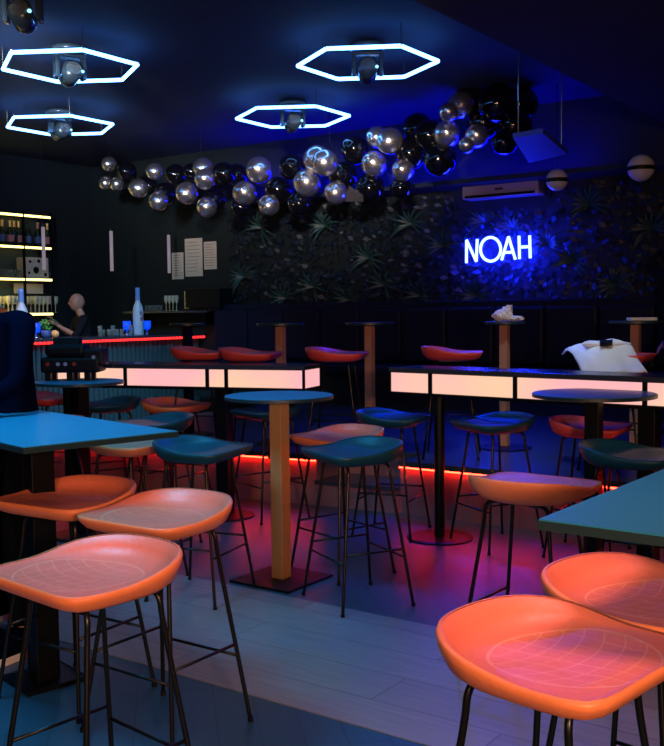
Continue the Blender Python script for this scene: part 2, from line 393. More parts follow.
for px, py, az, lab in [(200, 354, 100, 'leftmost red-lit bar stool on the platform, partly behind its neighbour'),
                        (249, 355, 100, 'red-lit bar stool on the platform above the left counter, second from left'),
                        (336, 355, 100, 'red-lit bar stool on the platform above the right end of the left counter'),
                        (452, 354, 100, 'red- and violet-lit bar stool on the platform above the left end of the right counter'),
                        (617, 356.5, 120, 'red-lit bar stool on the platform half covered by a white cloth')]:
    stool('red', px, py, az, lab, z=PZ, hz=0.78, group=G3)
# ------------------------------------------------------------------ tables
TH = 1.05
def top_round(bm, r, z1, th=0.022):
    lathe(bm, [(0, z1-th), (r-0.006, z1-th), (r, z1-th+0.004), (r, z1-0.004), (r-0.004, z1), (0, z1)], seg=64)
def post_table(px, py, z, h, r, postm, label, pw=0.08, base='square', name='high_table', topm='tabletop', rz=0.0):
    loc = P(px, py, z+h) if py > 0 else PF(px, -py)
    loc.z = z
    t = thing(name, label, 'table', loc, rz)
    b = NB(); top_round(b, r, h); link('tabletop', b, MT[topm], t, smooth=False)
    b = NB(); lathe(b, [(r-.003, h-.0215), (r+.0012, h-.0205), (r+.0012, h-.003), (r-.003, h-.002)], seg=64); link('edge_band', b, MT['edge'], t)
    b = NB()
    if pw > 0: box(b, (-pw/2, -pw/2, 0.012), (pw/2, pw/2, h-0.03), bev=0.003)
    else: cyl(b, (0, 0, 0.012), (0, 0, h-0.03), -pw, seg=20)
    link('post', b, MT[postm], t)
    b = NB(); cyl(b, (0, 0, h-0.03), (0, 0, h-0.0215), min(0.14, r*0.55), seg=24) ; link('mounting_plate', b, MT['black_metal'], t)
    b = NB()
    if base == 'square': box(b, (-0.21, -0.21, 0), (0.21, 0.21, 0.014), bev=0.004)
    else: lathe(b, [(0, 0), (0.22, 0), (0.22, 0.008), (0.2, 0.014), (0.05, 0.02), (0, 0.02)], seg=40)
    link('base_plate', b, MT['black_metal'], t)
    return t
post_table(279, 395, 0, TH, 0.305, 'gold', 'round high table with bronze square post and black square base plate')
post_table(594, 393, 0, TH, 0.335, 'black_metal', 'round high table on a thick black post in front of the right lit counter', pw=0.08, base='round')
post_table(79, 381, 0, 1.06, 0.30, 'black_metal', 'dark round high table at left carrying black equipment', pw=0.09, base='round')
for px, py, r, pm, lab in [(188, -8.9, 0.16, 'black_metal', 'small round table on the platform in front of the bar end'),
                       (281, -8.3, 0.20, 'brown', 'round platform table with reddish post, left of the middle'),
                       (370, -8.2, 0.2, 'brown', 'dark round platform table with pinkish post, beside the entry gap'),
                       (505, -7.85, 0.16, 'brown', 'small platform table with crumpled white napkins on it'),
                       (636, -7.5, 0.2, 'brown', 'platform table at the right edge with a white paper on it')]:
    post_table(px, py, PZ, 1.02, r, pm, lab, pw=0.065, base='round', topm='counter')
def rect_table(corner, u, v, lu, lv, label, posts, h=TH):
    # corner, unit dirs, lengths
    u = u.normalized(); v = v.normalized(); cen = corner+u*lu/2+v*lv/2; cen.z = 0
    t = thing('rectangular_high_table', label, 'table', cen)
    def L(a, c): return u*(a-lu/2)+v*(c-lv/2)
    b = NB(); pts4 = [L(0, 0), L(lu, 0), L(lu, lv), L(0, lv)]; prism(b, pts4, h-0.024, h); link('tabletop', b, MT['tabletop'], t)
    b = NB(); prism(b, [L(-.0015, -.0015), L(lu+.0015, -.0015), L(lu+.0015, lv+.0015), L(-.0015, lv+.0015)], h-0.0235, h-.003); link('edge_band', b, MT['edge'], t)
    for a, c in posts:
        q = L(a, c); ang = math.atan2(u.y, u.x)
        b = NB(); box(b, q+Vector((-0.046, -0.046, 0.014)), q+Vector((0.046, 0.046, h-0.03)), rot=Matrix.Rotation(ang, 3, 'Z'), bev=0.003); link('post', b, MT['black_metal'], t)
        b = NB(); box(b, q+Vector((-0.13, -0.13, 0)), q+Vector((0.13, 0.13, 0.014)), rot=Matrix.Rotation(ang, 3, 'Z'), bev=0.004); link('base_plate', b, MT['black_metal'], t)
        b = NB(); box(b, q+Vector((-0.16, -0.16, h-0.032)), q+Vector((0.16, 0.16, h-0.024)), rot=Matrix.Rotation(ang, 3, 'Z')); link('mounting_plate', b, MT['black_metal'], t)
    return t
cL = P(23.5, 447.4, TH); eL = P(178, 431, TH)
vL = (eL-cL); lv = vL.length; uL = Vector((-vL.y, vL.x, 0))
rect_table(cL, uL, vL, 1.35, lv, 'rectangular high table at left with cyan-lit top and thick black post', [(0.50, lv*.45), (1.12, lv*.45)])
cR = P(538.5, 519, TH); eR = P(664, 469, TH)
vR = (eR-cR); uR = Vector((vR.y, -vR.x, 0))
rect_table(cR, uR, vR, 0.72, 1.25, 'rectangular high table at right edge, dark blue top jutting in from the right', [(0.5, 0.85)])
# ------------------------------------------------------------------ lit counters
CZ = 1.13
cA = P(52, 363.4, CZ); cB = P(304, 366, CZ); cC = P(389, 367.5, CZ); cD = P(664, 377.5, CZ)
def lit_counter(a, c, label, ndiv, posts, depth=0.34, reverse=False):
    a = Vector((a.x, a.y, 0)); c = Vector((c.x, c.y, 0)); d = (c-a); L = d.length; d.normalize(); n = Vector((-d.y, d.x, 0))
    if n.y < 0: n = -n
    ang = math.atan2(d.y, d.x); mid = a+d*L/2
    t = thing('lit_counter', label, 'counter', mid, ang)
    b = NB(); box(b, (-L/2, 0, CZ-0.03), (L/2, depth, CZ), bev=0.003); link('counter_top', b, MT['counter'], t)
    hz0, hz1 = CZ-0.165, CZ-0.03
    b = NB(); box(b, (-L/2, 0.0, hz0-0.018), (L/2, depth, hz0)); box(b, (-L/2, depth-0.02, hz0), (L/2, depth, hz1)); link('box_frame', b, MT['black_metal'], t)
    xs = [-L/2]+ndiv(L)+[L/2]
    for x in xs:
        b = NB(); box(b, (x-0.014 if x > -L/2 else x, -0.004, hz0-0.018), (x+0.014 if x < L/2 else x, 0.02, hz1)); link('divider', b, MT['black_metal'], t)
    for x0, x1 in zip(xs, xs[1:]):
        b = NB(); box(b, (x0+0.014, 0.006, hz0+0.004), (x1-0.014, 0.016, hz1-0.004)); link('light_panel', b, MT['panel'], t)
    b = NB(); box(b, (L/2-0.012, 0.03, hz0+0.004), (L/2-0.002, depth-0.03, hz1-0.004)) ; link('end_panel', b, MT['panel'], t)
    for x, kind in posts(L):
        b = NB()
        if kind == 'round': cyl(b, (x, 0.06, 0.012), (x, 0.06, hz0-0.018), 0.034, seg=20)
        else: box(b, (x-0.05, 0.02, 0.012), (x+0.05, 0.12, hz0-0.018), bev=0.003)
        link('post', b, MT['black_metal'], t)
        b = NB(); lathe(b, [(0, 0), (0.22, 0), (0.22, 0.008), (0.2, 0.014), (0, 0.016)], c=(x, 0.06, 0), seg=36); link('base_plate', b, MT['black_metal'], t)
    return t
Lr = (Vector((cD.x, cD.y, 0))-Vector((cC.x, cC.y, 0)))
def along(px, A, Bv):   # distance along the line A-B (plan) where the view ray through px crosses it
    r = ray(px, 370); a = Vector((A.x, A.y)); d = Vector((Bv.x-A.x, Bv.y-A.y)); L = d.length; d = d/L
    # a + s d = k r
    den = d.x*r.y-d.y*r.x
    s = (a.y*r.x-a.x*r.y)/den
    return s
def at_xs(A, Bv, L, pxs): return [along(p, A, Bv)-L/2 for p in pxs]
lit_counter(cA, cB, 'long high counter with glowing pink front panels, left of the entry gap', lambda L: at_xs(cA, cB, L, [78, 125, 207, 226]), lambda L: [(v, 'square') for v in at_xs(cA, cB, L, [219])]+[(v, 'round') for v in at_xs(cA, cB, L, [62])])
cE = cD+(cD-cC).normalized()*1.2
lit_counter(cC, cE, 'long high counter with glowing pink front panels, right of the entry gap', lambda L: at_xs(cC, cE, L, [430, 515, 645]), lambda L: [(v, 'round') for v in at_xs(cC, cE, L, [434])]+[(v, 'square') for v in at_xs(cC, cE, L, [645])])
# ------------------------------------------------------------------ hexagon lights and moving heads
HXZ = 3.60
def hex_light(c, R, az, label):
    c.z = HXZ; t = thing('hexagon_light', label, 'light', c, az)
    V = [Vector((R*math.cos(PI+i*PI/3), R*math.sin(PI+i*PI/3), 0)) for i in range(6)]
    for i in range(6):
        a, q = V[i], V[(i+1) % 6]; d = (q-a).normalized()
        b = NB(); cyl(b, a+d*0.004, q-d*0.004, 0.016, seg=10); link('neon_tube', b, MT['hex'], t, smooth=True)
    for v in V:
        b = NB(); bmesh.ops.create_icosphere(b, subdivisions=2, radius=0.013, matrix=Matrix.Translation(v+Vector((0, 0, .02)))); link('corner_joint', b, MT['steel'], t)
    for v in V[::2]:
        b = NB(); cyl(b, v, v+Vector((0, 0, CEIL-HXZ)), 0.005, seg=8); link('hanger', b, MT['steel'], t)
    return t
def moving_head(loc, label, rz=0.0, proto=[None]):
    if proto[0] is not None: return dup(proto[0], loc, rz, label)
    t = thing('moving_head_light', label, 'light', loc, rz, 'ceiling moving head lights'); proto[0] = t
    b = NB(); lathe(b, [(0, 0), (0.15, 0), (0.16, -0.02), (0.15, -0.05), (0.06, -0.07), (0, -0.07)], seg=28); link('base', b, MT['headplastic'], t, smooth=True)
    for s in (-1, 1):
        b = NB(); box(b, (s*0.115-0.018, -0.04, -0.26), (s*0.115+0.018, 0.04, -0.06), bev=0.008); link('yoke_arm', b, MT['headplastic'], t)
    b = NB(); box(b, (-0.13, -0.05, -0.09), (0.13, 0.05, -0.055), bev=0.01); link('yoke_bridge', b, MT['headplastic'], t)
    b = NB(); cyl(b, (0, -0.09, -0.19), (0, 0.05, -0.25), 0.085, 0.075, 24); bmesh.ops.create_icosphere(b, subdivisions=3, radius=0.08, matrix=Matrix.Translation((0, 0.05, -0.24)))
    h = link('lamp_head', b, MT['headplastic'], t, smooth=True)
    b = NB(); cyl(b, (0, -0.092, -0.189), (0, -0.10, -0.185), 0.065, seg=20); l_ = link('lens', b, MT['glass'], h)
    b = NB(); bmesh.ops.create_icosphere(b, subdivisions=2, radius=0.014, matrix=Matrix.Translation((0.075, -0.10, -0.21))); link('indicator_lamp', b, MT['sparkle'], h)
    return t
HX = [(0.327, 8.429, 0.596, -.097, 'cyan hexagon ceiling light, the large one right of the middle'), (-0.394, 10.689, 0.613, -.083, 'cyan hexagon ceiling light, the small one right of the middle'),
      (-2.19, 8.436, 0.587, -.094, 'cyan hexagon ceiling light, upper one at the left edge'), (-2.989, 11.02, 0.603, -.092, 'cyan hexagon ceiling light, lower one at the left edge')]
NM = ['moving head lamp hanging inside the large right hexagon light', 'moving head lamp hanging inside the small right hexagon light', 'moving head lamp hanging inside the upper left hexagon light', 'moving head lamp hanging inside the lower left hexagon light']
for i, (X_, Y_, R, an_, lab) in enumerate(HX):
    q = PF(332+X_/Y_*FPX, Y_, HXZ); hex_light(q, R, YAW+an_, lab)
    moving_head(Vector((q.x, q.y, CEIL-0.02)), NM[i], YAW+0.3*i)
q = P(22, -16, CEIL-0.02); moving_head(q, 'moving head lamp at the top left corner, only its foot in view', YAW)
# ------------------------------------------------------------------ balloon garland
balls = [(109,164,14,1),(106,183,13,1),(117,184,13,1),(139,188.5,18,1),(155,171.6,16,1),(203,168,19,1),(205,179,20,1),(187,193,21,1),(159,201,18,1),(165,194,21,0),
 (207,207,19,1),(214,200,22,0),(127,172,18,0),(176,175,20,0),(224,174,22,0),(259,170,25,1),(244.5,193,23,1),(269,205,20,1),(317,159,25,1),(325,163,25,1),(307,183,26,1),(336,193,22,1),
 (278,190,25,0),(292,167,25,0),(237,175,21,0),(300,203,24,0),(241,207,18,0),(377,137,20,1),(390,141,25,1),(374,164,24,1),(403,170,21,1),(355,150,27,0),(342,176,28,0),(370,188,27,0),(411,153,30,0),(418,129,30,0),
 (460.6,105,25,1),(449,112,18,1),(447,134,25,1),(477,136,22,1),(467,145,15,1),(430,136,30,0),(440,159,31,0),(498,103,36,0),(484,122,32,0),(514,126,34,0),(521,104,32,0),(471,97,28,0),(401,188,20,0),(505,142,24,0),(192,172,16,0),(150,186,15,0)]
# front/back offsets so neighbours nestle instead of sharing space
placed = []
cm = bpy.data.meshes.new('balloon_mesh'); b = NB()
lathe(b, [(0, 1.0)]+[(math.sin(a)*(1.0 if math.cos(a) > 0 else 1-0.06*math.cos(a)**2), math.cos(a)*(1.0 if math.cos(a) > 0 else 1.10)) for a in [PI*k/20 for k in range(1, 20)]]+[(0.05, -1.11), (0.035, -1.14), (0.07, -1.19), (0, -1.19)], seg=32)
b.to_mesh(cm); b.free()
for p_ in cm.polygons: p_.use_smooth = True
cm2 = cm.copy(); cm.materials.append(MT['chrome']); cm2.materials.append(MT['blackball'])
for px, py, dpx, ch in balls:
    dep = 9.05 if ch else 9.12
    for k in range(40):
        c = PY(px, py, dep); dist = (c-Vector((0, 0, HC))).length; r = dpx/2/FPX*dist*1.04
        if all((c-q).length > 0.80*(r+s) for q, s in placed): break
        dep += 0.02 if not ch else -0.02
        if k == 20: dep = 9.05
    placed.append((c, r))
    if ch: o = bpy.data.objects.new('chrome_balloon', cm); lab = 'chrome silver balloon in the garland hanging across the room'; g = 'chrome balloons of the garland'
    else: o = bpy.data.objects.new('black_balloon', cm2); lab = 'glossy black balloon in the garland hanging across the room'; g = 'black balloons of the garland'
    COL.objects.link(o); o.location = c; o.scale = (r, r, r)
    o.rotation_euler = (random.uniform(-0.9, 0.9), random.uniform(2.0, 4.2), random.uniform(0, 6)) if False else (random.uniform(-0.5, 0.5)+PI*0.5, random.uniform(-0.5, 0.5), random.uniform(-0.4, 0.4)+PI)
    tag(o, lab, 'balloon', g)
gp = sorted([q for q, s in placed], key=lambda v: v.x)
b = NB(); sp_ = [gp[0]]+[sum((gp[j] for j in range(i, i+6)), Vector())/6 for i in range(0, len(gp)-6, 5)]+[gp[-1]]
tube(b, smooth_path(sp_, 5), 0.006, 6); o = link('garland_cord', b, MT['blackplastic']); tag(o, 'thin cord the balloon garland is strung on', 'cord')
for i, k in enumerate((3, len(sp_)//2, len(sp_)-2)):
    b = NB(); cyl(b, sp_[k], Vector((sp_[k].x, sp_[k].y, CEIL)), 0.003, seg=6); link('garland_hanger', b, MT['blackplastic'], o)
# foil tail
b = NB(); f0 = PY(354, 196, 8.9)
v_ = [b.verts.new(f0+Vector(p)) for p in [(-.12, 0, -.05), (.1, .03, -.07), (.12, 0, .0), (-.03, -.05, .11), (-.02, .02, -.03)]]
for q in [(0, 1, 4), (1, 2, 4), (2, 3, 4), (3, 0, 4), (0, 1, 2, 3)]: b.faces.new([v_[k] for k in q])
o = link('foil_balloon_tail', b, MT['chrome']); tag(o, 'small folded foil piece hanging below the middle of the garland', 'decoration')
# ------------------------------------------------------------------ back wall: sill, cove, sign, plants, air conditioner
zc1 = PY(500, 176, BW-0.45).z
x0, x1 = PY(255, 200, BW).x, RW
wallbox('trim_1', (x0, BW-0.5, zc1-0.05), (x1, BW, zc1-0.0), MT['ceil'])
b = NB(); box(b, (x0, BW-0.36, zc1), (PY(590, 170, BW).x, BW-0.30, zc1+0.02)); o = link('cove_light', b, MT['blueled']); tag(o, 'deep blue LED cove running above the plant wall', 'light')
# air conditioner
a0 = PY(465, 194, BW-0.12); a1 = PY(541, 187, BW-0.12); z_ac = (PY(500, 185, BW-0.2).z+PY(500, 196, BW-0.2).z)/2
t = thing('air_conditioner', 'pale wall air conditioner unit above the neon sign', 'air conditioner', ((a0.x+a1.x)/2, BW, z_ac-0.07))
w = abs(a1.x-a0.x)/2
b = NB(); box(b, (-w, -0.2, 0), (w, 0, 0.16), bev=0.02); link('body', b, MT['ac'], t)
b = NB(); box(b, (-w+0.04, -0.206, 0.012), (w-0.04, -0.19, 0.04)); link('louver', b, MT['blackplastic'], t)
b = NB(); box(b, (-0.05, -0.203, 0.08), (0.05, -0.199, 0.1)); link('display_panel', b, MT['blackplastic'], t)
# banquette
t = thing('banquette', 'long dark banquette bench along the plant wall', 'bench', (0, BW, PZ))
bx0, bx1 = PY(232, 305, BW).x, RW-0.05
zb = PY(535, 299, BW-0.3).z-PZ
b = NB(); box(b, (bx0, -0.30, 0.0), (bx1, -0.02, zb), bev=0.02); link('backrest', b, MT['banquette'], t)
for k in range(int((bx1-bx0)/0.6)):
    b = NB(); box(b, (bx0+k*0.6+0.01, -0.40, 0.50), (bx0+k*0.6+0.59, -0.305, zb-0.08), bev=0.03); link('back_cushion', b, MT['banquette'], t)
b = NB(); box(b, (bx0, -0.85, 0.36), (bx1, -0.31, 0.48), bev=0.03); link('seat', b, MT['banquette'], t)
b = NB(); box(b, (bx0, -0.78, 0.0), (bx1, -0.33, 0.36)); link('base', b, MT['wall'], t)
# neon sign
sy = BW-0.30
def NP(px, py): return PY(px, py, sy)
t0 = NP(499, 250); sign_at = t0.copy(); t = thing('neon_sign', 'glowing blue neon sign reading NOAH on the plant wall', 'sign', t0)
def letter(name, strokes, closed=False):
    b = NB()
    for s in strokes:
        tube(b, [NP(*p)-t0 for p in s], 0.0155, 10, closed)
    link(name, b, MT['neon'], t, smooth=True)
k_ = lambda x, y: (440+x/5.533, 220+y/5.533)
letter('letter_n', [[k_(146, 238), k_(147, 111)], [k_(147, 111), k_(201, 230)], [k_(201, 230), k_(206, 106)]])
letter('letter_o', [[k_(280+56*math.cos(a), 162+66*math.sin(a)) for a in [2*PI*i/28 for i in range(28)]]], True)
letter('letter_a', [[k_(341, 222), k_(379, 92)], [k_(379, 92), k_(417, 218)], [k_(357, 180), k_(403, 177)]])
letter('letter_h', [[k_(440, 215), k_(437, 88)], [k_(499, 211), k_(496, 86)], [k_(440, 150), k_(497, 148)]])
c0 = NP(463, 268)-t0; c1 = NP(534, 234)-t0
b = NB(); box(b, (c0.x, 0.02, c0.z), (c1.x, 0.028, c1.z)); link('backing_panel', b, MT['acrylic'], t)
for x in (c0.x+0.05, c1.x-0.05):
    b = NB(); cyl(b, (x, 0.025, c1.z-0.04), (x, 0.30, c1.z-0.04), 0.006, seg=8); link('wall_bolt', b, MT['steel'], t)
# plant wall: a backing of small dark leaves (uncountable) and separate palm sprays
b = NB(); pz0, pz1 = zb+PZ+0.02, zc1-0.08
px0, px1 = PY(238, 300, BW).x, RW-0.1
for i in range(5200):
    x = random.uniform(px0, px1); z = random.uniform(pz0, pz1-0.05)
    if abs(x-(a0.x+a1.x)/2) < w+0.1 and z > z_ac-0.25: continue
    y = BW-random.uniform(0.01, 0.13); L = random.uniform(0.05, 0.12); a = random.uniform(0, 2*PI); tl = random.uniform(0.1, 0.6)
    d = Vector((math.cos(a), -tl, math.sin(a))).normalized()*L; s = Vector((-math.sin(a), -0.2, math.cos(a)))*L*0.28
    o_ = Vector((x, y, z)); q = [b.verts.new(o_), b.verts.new(o_+d*0.5+s), b.verts.new(o_+d), b.verts.new(o_+d*0.5-s)]
    b.faces.new(q)
o = link('plant_wall_leaves', b, MT['darkleaf']); tag(o, 'dense dark green artificial foliage covering the back wall', 'foliage', kind='stuff')
def spray_mesh(seed):
    rnd = random.Random(seed); b = NB()
    for k in range(11):
        a = -PI/2+(k-5)*0.42+rnd.uniform(-.1, .1); L = rnd.uniform(0.20, 0.30)
        pts_ = []
        for j in range(6):
            u_ = j/5; pts_.append(Vector((math.sin(a+PI/2)*L*u_, -0.10*math.sin(u_*2.2)-0.02, math.cos(a+PI/2)*L*u_-0.05*u_*u_)))
        side = Vector((math.cos(a+PI/2), 0, -math.sin(a+PI/2)))
        row = []
        for j, p in enumerate(pts_):
            w_ = 0.014*math.sin(PI*min(1, 0.12+j/5*0.88))+0.0008
            row.append((b.verts.new(p-side*w_), b.verts.new(p+Vector((0, 0.004, 0))), b.verts.new(p+side*w_)))
        for A, Q in zip(row, row[1:]):
            b.faces.new((A[0], A[1], Q[1], Q[0])); b.faces.new((A[1], A[2], Q[2], Q[1]))
    return b
sprays = [(245,277,'low at its left end'),(315,287,'low, above the reddish platform table'),(287,298,'lowest of the left ones'),(326,226,'right under the middle of the garland'),(370,258,'midway, above the pinkish post table'),
 (386,285,'low, left of the neon sign'),(413,224,'high, left of the neon sign'),(422,296,'low, near the bench, left of the neon sign'),(263,228,'high at its left end'),(486,222,'directly above the letter N'),(549,244,'right beside the letter H'),
 (445,246,'left beside the letter N'),(478,296,'below the neon sign by the bench'),(617,285,'low at far right'),(653,229,'high at the right edge'),(514,228,'above the letter A'),(590,205,'high between the two globe lamps'),(350,300,'low, left of centre at the bench'),(575,262,'right of the neon sign, halfway down')]
base = []
for i, (px, py, wh) in enumerate(sprays):
    c = PY(px, py, BW-0.16); 
    t = thing('palm_spray', 'palm leaf spray on the plant wall, '+wh, 'plant', c, 0, 'palm sprays on the plant wall')
    t.rotation_euler = (0, random.uniform(-0.6, 0.6), 0)
    if i < 4: lf = link('leaflets', spray_mesh(i), MT['leaf'], t, smooth=True); base.append(lf)
    else:
        lf = base[i % 4].copy(); COL.objects.link(lf); lf.parent = t
    b = NB(); cyl(b, (0, 0.15, -0.02), (0, 0, 0), 0.006, seg=6); link('stem', b, MT['leaf'], t)
# globe lamps
for px, py, dpx, yy, lab in [(641, 168, 25, 9.3, 'white globe lamp with a dark band, at the right edge'), (557, 180, 21, 9.5, 'dim blue-lit globe lamp with a dark band, right of the air conditioner')]:
    c = PY(px, py, yy); r = dpx/2/FPX*(c-Vector((0, 0, HC))).length
    t = thing('globe_lamp', lab, 'lamp', c)
    b = NB(); bmesh.ops.create_uvsphere(b, u_segments=32, v_segments=20, radius=r); link('globe', b, MT['globe'], t, smooth=True)
    b = NB(); lathe(b, [(r*0.99, -0.025*1), (r*1.03, -0.022), (r*1.03, 0.012), (r*0.99, 0.015)], seg=32); link('band', b, MT['blackplastic'], t)
    b = NB(); top_ = (3.25 if c.x > SX else CEIL)-c.z; cyl(b, (0, 0, r), (0, 0, top_), 0.004, seg=8); link('cord', b, MT['blackplastic'], t)
# added board standing in for a blue-lit patch of ceiling
zz = 2.98
qd = [P(513, 138, zz), P(543, 133, zz), P(567, 154, zz), P(529, 163, zz)]
c = sum(qd, Vector())/4
t = thing('lit_ceiling_patch', 'square board standing in for a blue-lit patch of ceiling beside the garland', 'panel', c)
b = NB(); prism(b, [p-c for p in qd], 0, 0.04); link('board', b, MT['bluelit_patch'], t)
for p in (qd[0], qd[2]):
    b = NB(); q = (p-c)*0.8; cyl(b, (q.x, q.y, 0.04), (q.x, q.y, 3.25-zz if c.x > SX else CEIL-zz), 0.006, seg=8); link('hanger', b, MT['steel'], t)
# ------------------------------------------------------------------ bar
BZ = 1.22
bL = P(30, 339.3, BZ); bR = P(222, 333.6, BZ)
bx = (bL.x+bR.x)/2
BX = P(100, 337, BZ).x; by1 = min(BW-0.02, PX(223, 334, BX).y); by0 = 1.5
t = thing('bar_counter', 'long bar counter with slatted front and red LED edge', 'bar', (BX, 0, 0))
b = NB(); box(b, (-0.62, by0, BZ-0.04), (0.0, by1, BZ), bev=0.004); link('counter_top', b, MT['counter'], t)
b = NB()
n_ = int((by1-by0-0.1)/0.08)
for k in range(n_):
    y = by0+0.05+k*0.08; box(b, (-0.12, y, 0.06), (-0.085, y+0.05, BZ-0.075))
box(b, (-0.14, by0+0.03, 0.06), (-0.115, by1-0.03, BZ-0.06)); link('front_panel', b, MT['barfront'], t)
b = NB(); box(b, (-0.58, by0+0.03, 0), (-0.141, by1-0.03, BZ-0.04)); link('cabinet', b, MT['wall'], t)
b = NB()
yy = by0
while yy < by1-0.03:
    cyl(b, (0.004, yy, BZ-0.05), (0.004, yy+0.035, BZ-0.05), 0.016, seg=8); yy += 0.06
link('red_led_beads', b, MT['redled_bar'], t)
b = NB(); box(b, (-0.08, by0, 0), (-0.1, by1-0.03, 0.06)); link('kickboard', b, MT['blackplastic'], t)
# back shelf on the left wall
SHX = LW+0.35
def SP(px, py): return PX(px, py, SHX)
ye = SP(52, 250).y
shy0 = ye-2.6
zs = [SP(0, 212).z, SP(0, 244.5).z, SP(0, 277.5).z, SP(20, 313).z]
shelfz = zs
t = thing('back_bar_shelf', 'tall back bar shelving with warm lit shelf edges at left', 'shelf', (LW, 0, 0))
b = NB(); box(b, (0.003, shy0, 0.9), (0.02, ye, zs[0]+0.05)); link('back_panel', b, mat('shelf_back', (0.05, 0.08, 0.08), 0.4), t)
for k, z in enumerate(zs):
    b = NB(); box(b, (0.02, shy0, z-0.02), (0.35, ye, z)); link('shelf_board', b, MT['counter'], t)
    b = NB(); box(b, (0.35, shy0, z-0.034), (0.362, ye, z-0.004)); link('shelf_light', b, MT['yellowled'], t)
ym = SP(24, 250).y
for y in (ye-0.01, ym, shy0):
    b = NB(); box(b, (0.33, y-0.012, 0.0), (0.364, y+0.012, zs[0]+0.05)); link('upright', b, MT['black_metal'], t)
b = NB(); box(b, (0.003, shy0, 0), (0.55, ye+1.2, 0.9)); link('base_cabinet', b, MT['wall'], t)
b = NB(); box(b, (0.0, shy0, 0.90), (0.58, ye+1.22, 0.93)); link('worktop', b, MT['counter'], t)
def on_shelf(px, k): 
    p = PX(px, 260, LW+0.2); return Vector((LW+0.2, p.y, shelfz[k]))
# champagne bottles
def bottle(loc, h, glass, label, cat='bottle', foil=None, lab=None, group=None, r=None, name='bottle'):
    r = r or h*0.135
    t = thing(name, label, cat, loc, 0, group)
    b = NB(); lathe(b, [(0, 0.004*h), (r*0.9, 0), (r, 0.02*h), (r, 0.52*h), (r*0.85, 0.60*h), (r*0.42, 0.72*h), (r*0.36, 0.9*h), (r*0.40, 0.93*h), (r*0.40, 0.96*h), (0, 0.96*h)], seg=20); link('body', b, MT[glass], t, smooth=True)
    if foil:
        b = NB(); lathe(b, [(r*0.46, 0.74*h), (r*0.42, 0.9*h), (r*0.46, 0.95*h), (r*0.42, h), (0, h)], seg=16); link('cap', b, MT[foil], t, smooth=True)
    if lab:
        b = NB(); lathe(b, [(r*1.01, 0.16*h), (r*1.02, 0.17*h), (r*1.02, 0.42*h), (r*1.01, 0.43*h)], seg=20); link('label_sticker', b, MT[lab], t)
    return t
tp = None
for px, fo, lb, nm in [(3, 'goldfoil', 'bluelabel', 'at the left picture edge'), (11, 'goldfoil', 'pinklabel', 'with pink label, second visible'), (15, 'goldfoil', None, 'between two pink-labelled bottles'), (19.5, 'goldfoil', 'pinklabel', 'with pink label, just left of the upright'),
                       (29, None, 'bluelabel', 'dark and unlit, right of the upright'), (38.5, 'pinklabel', 'bluelabel', 'with reddish neck, behind the hanging tube'), (48, 'goldfoil', 'pinklabel', 'last on the right end')]:
    p = on_shelf(px, 1); bottle(p, 0.36, 'darkglass', 'champagne bottle on the second lit shelf, '+nm, foil=fo, lab=lb, group='champagne bottles on the lit shelf', name='champagne_bottle')
# tumblers on third shelf
def tumbler(loc, h, r, label, group, name='glass_tumbler', stem=False):
    b = NB()
    if stem: lathe(b, [(r*0.75, 0), (r*0.7, 0.004), (0.005, 0.01), (0.005, h*0.45), (r*0.7, h*0.58), (r, h*0.8), (r*0.85, h), (r*0.8, h), (r*0.93, h*0.8), (r*0.6, h*0.6), (0, h*0.5)], seg=14)
    else: lathe(b, [(0, 0.0), (r*0.85, 0), (r, h), (r*0.93, h), (r*0.8, 0.012), (0, 0.012)], seg=14)
    o = link(name, b, MT['lit_glass' if stem else 'glass'], smooth=True, loc=loc); tag(o, label, 'glass', group); return o
for px in (2, 8, 12, 19, 43, 47, 50):
    tumbler(on_shelf(px, 2), 0.12, 0.045, 'clear tumbler on the third lit shelf of the back bar', 'tumblers on the third shelf')
p = on_shelf(20.5, 2); bottle(Vector((p.x-0.1, p.y, p.z)), 0.2, 'glass', 'squat clear decanter on the third lit shelf', cat='bottle', r=0.05, name='decanter')
p = on_shelf(32.5, 2)
t = thing('speckled_carton', 'pale dotted carton on the third lit shelf', 'box', p)
b = NB(); box(b, (-0.10, -0.20, 0), (0.10, 0.20, 0.30), bev=0.004); link('carton', b, MT['carton'], t)
for yy2, z2, r2 in [(-.12, .24, .022), (.03, .25, .026), (.13, .19, .02), (-.02, .12, .05), (.14, .06, .025), (-.14, .08, .02)]: 
    b = NB(); cyl(b, (0.1, yy2, z2), (0.103, yy2, z2), r2, seg=14); link('printed_dot', b, MT['blackplastic'], t)
for k in range(2):
    for i, px in enumerate((2, 6, 10, 14, 29, 33, 37, 41, 45, 49)):
        p = on_shelf(px, 3); p.x += -0.08+0.16*k; p.y += 0.03*k
        tumbler(p, 0.24, 0.045, 'stemmed wine glass in the bright row on the lowest lit shelf', 'wine glasses on the lowest lit shelf', name='wine_glass', stem=True)
p = on_shelf(33, 3); b = NB(); box(b, (p.x-0.14, p.y-0.24, p.z+0.28), (p.x-0.10, p.y+0.24, p.z+0.42)); o = link('menu_board', b, MT['paper']); tag(o, 'pale card leaning behind the wine glasses on the lowest shelf', 'card')
